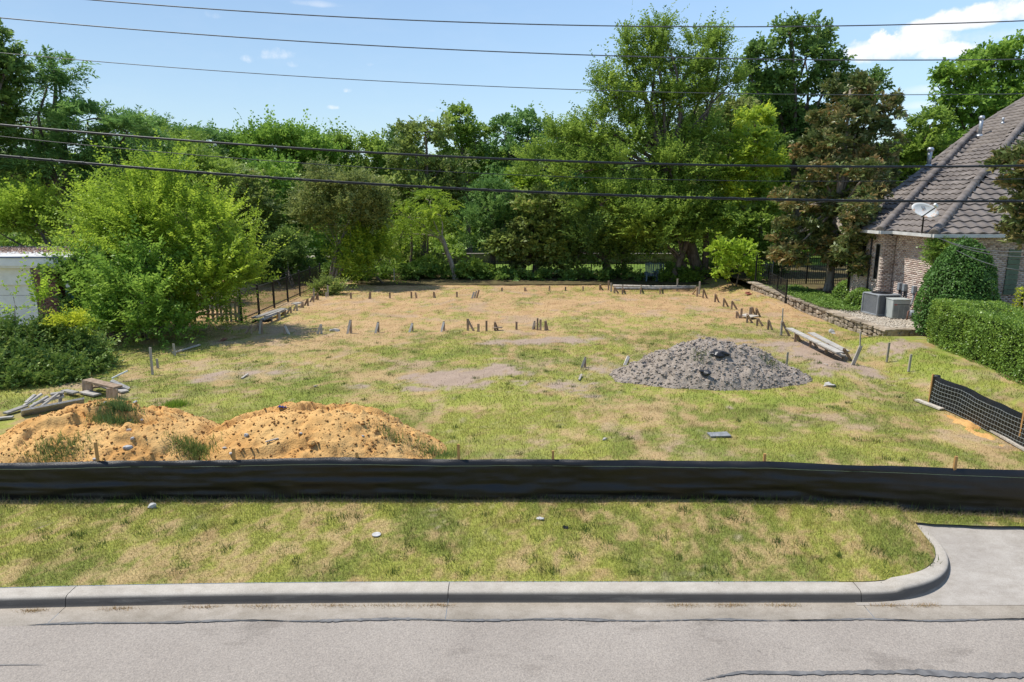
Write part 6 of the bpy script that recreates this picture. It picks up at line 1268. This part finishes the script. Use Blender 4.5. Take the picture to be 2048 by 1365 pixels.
# ------------------------------------------------------------------ fences of iron, pickets and wire
def build_fences():
    root = thing('iron_fence', (-11.25, 33, 0), 'black iron fence with thin pickets along the left side of the lot', 'fence'); b = Vector(root.location); X = -11.25
    for k in range(7):
        y = 28+2*k; mb = MB(b); mb.box(X-.035, X+.035, y-.035, y+.035, -.1, 1.33); mb.build('post', M_IRON, root); mb = MB(b); mb.lathe((X, y, 1.33), [(.05, 0), (.05, .02), (.02, .06)], 8); mb.build('post_cap', M_IRON, root)
        if k < 6:
            for z in (.15, 1.24): mb = MB(b); mb.box(X-.018, X+.018, y+.035, y+1.965, z-.02, z+.02); mb.build('rail', M_IRON, root)
            for j in range(15): yy = y+.13+j*.122; mb = MB(b); mb.box(X-.008, X+.008, yy-.008, yy+.008, .02, 1.26); mb.build('picket', M_IRON, root)
    root = thing('picket_fence', (-12.4, 28.3, 0), 'weathered grey wooden picket fence with gaps under the elm thicket', 'fence'); b = Vector(root.location)
    for i in range(14):
        x = -13.9+i*.19
        if i in (4, 5): continue
        mb = MB(b); tl = random.uniform(-.05, .05); mb.beam((x, 28.3, 0), (x+tl, 28.3, random.uniform(.85, 1.05)), .10, .025, up=(0, 1, 0), rough=.004); mb.build('picket', M_WOODG if i > 6 else M_WOODB, root)
    for z in (.28, .78): mb = MB(b); mb.beam((-13.95, 28.34, z), (-11.35, 28.34, z+.03), .04, .08); mb.build('rail', M_WOODB, root)
    mb = MB(b); mb.beam((-11.45, 28.3, -.1), (-11.42, 28.3, 1.15), .12, .10, up=(0, 1, 0)); mb.build('post', M_WOODG, root)
    mb = MB(b); mb.beam((-12.4, 28.26, .75), (-11.5, 28.26, .2), .08, .03, up=(0, 1, 0)); mb.build('brace', M_WOODG, root)
    # free-standing iron panel at the end of the retaining wall
    p, q = G(1570, 615), G(1537, 594); root = thing('iron_gate_panel', p, 'black iron mesh panel standing at the far end of the stone wall', 'fence'); b = Vector(root.location); hh = AT(1570, 561, p.y).z
    for t in (0, .5, 1): c = p.lerp(q, t); mb = MB(b); mb.box(c.x-.035, c.x+.035, c.y-.035, c.y+.035, 0, hh+.04); mb.build('post', M_IRON, root)
    for z in (.12, hh*.5, hh-.02): mb = MB(b); mb.beam(p+Vector((0, 0, z)), q+Vector((0, 0, z)), .03, .04); mb.build('rail', M_IRON, root)
    for k in range(1, 26): c = p.lerp(q, k/26); mb = MB(b); mb.tube([c+Vector((0, 0, .05)), c+Vector((0, 0, hh))], .012, 4); mb.build('picket', M_IRON, root)
    # iron fence on the terrace behind the magnolia, and along the back behind the elm
    for lab, a, c, z0, h, n in (('black iron fence behind the magnolia trunk', (13.3, 37.2), (20.5, 37.8), .5, 1.5, 60), ('black iron fence along the back right of the lot', (10.9, 44.2), (16.5, 44.4), 0, 1.6, 44), ('thin dark iron fence under the back trees', (-6, 45.2), (10.8, 44.6), 0, 1.15, 90)):
        A, C = Vector((*a, z0)), Vector((*c, z0)); root = thing('iron_fence', A.lerp(C, .5), lab, 'fence'); b = Vector(root.location)
        for z in (.15, h-.12): mb = MB(b); mb.beam(A+Vector((0, 0, z)), C+Vector((0, 0, z)), .03, .035); mb.build('rail', M_IRON, root)
        for k in range(n+1): d = A.lerp(C, k/n); r = .035 if k % 12 == 0 else .010; mb = MB(b); mb.box(d.x-r, d.x+r, d.y-r, d.y+r, z0, z0+h+(.08 if r > .02 else 0)); mb.build('post' if r > .02 else 'picket', M_IRON, root)
    A, C = AT(1530, 527, 41), AT(1546, 531, 40); root = thing('wire_gate', (A.x, A.y, 0), 'galvanised wire gate frame beside the lime sapling', 'gate'); b = Vector(root.location)
    for pts in ([(A.x-.6, A.y, A.z+.05), (C.x, C.y, C.z)], [(C.x, C.y, 0), (C.x, C.y, C.z+.3)], [(A.x-.6, A.y, 0), (A.x-.6, A.y, A.z+.2)], [(A.x-.6, A.y, .2), (C.x, C.y, .2)]): mb = MB(b); mb.tube(pts, .03, 7); mb.build('frame_tube', M_GALV, root)
    for k in range(16):
        t = k/15; d = Vector((A.x-.6, A.y, 0)).lerp(Vector((C.x, C.y, 0)), t); mb = MB(b); mb.tube([d+Vector((0, 0, .2)), d+Vector((0, 0, C.z))], .006, 4); mb.build('wire', M_GALV, root)
    # two garden chairs in the shade
    mc = pmat('slate_blue_paint', (.12, .17, .2), (.17, .23, .26), 8, .6)
    for lab, px in (('left slate-blue slatted garden chair in the shade at the back', 1302), ('right slate-blue slatted garden chair in the shade at the back', 1322)):
        p = G(px, 562); p.z = 0; p.y = 42.7; p.x = (px-1024)*PXM(42.7, .5); root = thing('garden_chair', p, lab, 'chair', 'garden chairs'); 
        for k in range(5): mb = MB(p); x = p.x-.24+k*.12; mb.beam((x, p.y+.25, .35), (x+.02, p.y+.62, 1.15-.04*abs(k-2)), .09, .02, up=(0, 1, 0)); mb.build('back_slat', mc, root)
        for k in range(4): mb = MB(p); y = p.y-.25+k*.13; mb.beam((p.x-.28, y, .38-k*.02), (p.x+.28, y, .38-k*.02), .10, .02); mb.build('seat_slat', mc, root)
        for s in (-1, 1):
            mb = MB(p); mb.beam((p.x+s*.36, p.y-.35, .56), (p.x+s*.34, p.y+.42, .56), .13, .025); mb.build('armrest', mc, root)
            mb = MB(p); mb.beam((p.x+s*.33, p.y-.3, 0), (p.x+s*.33, p.y-.3, .55), .09, .03, up=(0, 1, 0)); mb.build('leg', mc, root); mb = MB(p); mb.beam((p.x+s*.33, p.y+.5, 0), (p.x+s*.33, p.y+.25, .5), .09, .03, up=(0, 1, 0)); mb.build('leg', mc, root)
    # park wall beyond the trees
    root = thing('park_wall', (1, 55, 0), 'low grey stone wall across the park beyond the trees', 'wall'); b = Vector(root.location); sm = pmat('park_stone', (.13, .115, .10), (.24, .215, .19), 6, .95, .1, .6, 14, rnd=.25)
    mb = MB(b); mb.box(-14, 16, 55, 55.4, -.1, .72); mb.build('core', M_MORT, root)
    x = -14
    for row in range(2):
        x = -14 + .2*row
        while x < 15.5: w = random.uniform(.4, .8); mb = MB(b); mb.beam((x+.02, 54.97, .18+.36*row), (x+w-.02, 54.97, .18+.36*row), .08, .33, rough=.02); mb.build('stone', sm, root); x += w
    mb = MB(b); mb.box(-14, 16, 54.88, 55.5, .72, .8); mb.build('coping', sm, root)
    p = AT(1405, 545, 43.9)

# ------------------------------------------------------------------ overhead lines
def build_wires():
    Yw = 6.6; mk = pmat('black_cable', (.008, .010, .010), (.014, .017, .017), 12, .5, .4); ma = pmat('aluminium_wire', (.06, .065, .065), (.11, .115, .115), 12, .5, .4, metal=.2)
    specs = [('power_line', 'topmost thin power line across the sky', (180,0),(1024,48),(2048,42),2.2,ma),('power_line', 'second thin power line across the sky', (0,36),(1024,105),(2048,119),2.2,ma),('power_line', 'third and thinnest power line across the sky', (0,106),(1024,175),(2048,188),1.5,ma),
             ('telephone_cable', 'thick black cable above the thin line', (0,250),(1024,319),(2048,332),4.4,mk),('telephone_cable', 'thin dark line between the two thick cables', (0,273),(1024,350),(2048,358),1.5,mk),('telephone_cable', 'lowest thick cable bundle with spiral lashing wire', (0,311),(1024,382),(2048,402),5.6,mk)]
    for i, (nm, lab, a, c, d, w, mat) in enumerate(specs):
        co = np.polyfit([a[0], c[0], d[0]], [a[1], c[1], d[1]], 2); xs = np.linspace(-1900, 3900, 160)
        pts = [AT(x, float(np.polyval(co, x)) if -200 < x < 2250 else float(np.polyval(co, np.clip(x, -200, 2250)) + np.polyval(np.polyder(co), np.clip(x, -200, 2250))*(x-np.clip(x, -200, 2250))), Yw + .15*(i % 3)) for x in xs]
        r = w*PXM(Yw, 5)*.5; root = thing(nm, pts[80], lab, 'cable'); b = Vector(root.location)
        mb = MB(b); mb.tube(pts, r if i != 5 else r*.62, 8); mb.build('cable', mat, root, True)
        if i == 5:
            mb = MB(b); mb.tube([p+Vector((0, 0, -r*.75)) for p in pts], r*.42, 7); mb.build('second_cable', mat, root, True)
            hel = []
            for k in range(1400):
                t = k/1399*(len(pts)-1); j = min(int(t), len(pts)-2); p = pts[j].lerp(pts[j+1], t-j); ang = k*.42; hel.append(p+Vector((0, math.cos(ang)*r*1.0, -r*.3+math.sin(ang)*r*1.12)))
            mb = MB(b); mb.tube(hel, r*.12, 4); mb.build('lashing_wire', ma, root)
    for lab, a, c in (('upper service drop wire in front of the holly', AT(1875, 476, 24), AT(2300, 492, 8)), ('middle service drop wire in front of the holly', AT(1885, 480, 24), AT(2300, 512, 8)), ('lower service drop wire in front of the holly', AT(1905, 497, 24), AT(2300, 560, 8))):
        mb = MB(a); mb.tube([a.lerp(c, t) - Vector((0, 0, .25*math.sin(math.pi*t))) for t in np.linspace(0, 1, 14)], .012, 5); tag(mb.build('service_wire', ma, None, True), lab, 'wire')

# ------------------------------------------------------------------ assemble
build_heaps()
build_grass()
build_silt()
build_terrace()
build_house()
build_garage()
build_fences()
build_stakes()
build_near_plants()
build_hedges()
build_back_plants()
build_wires()
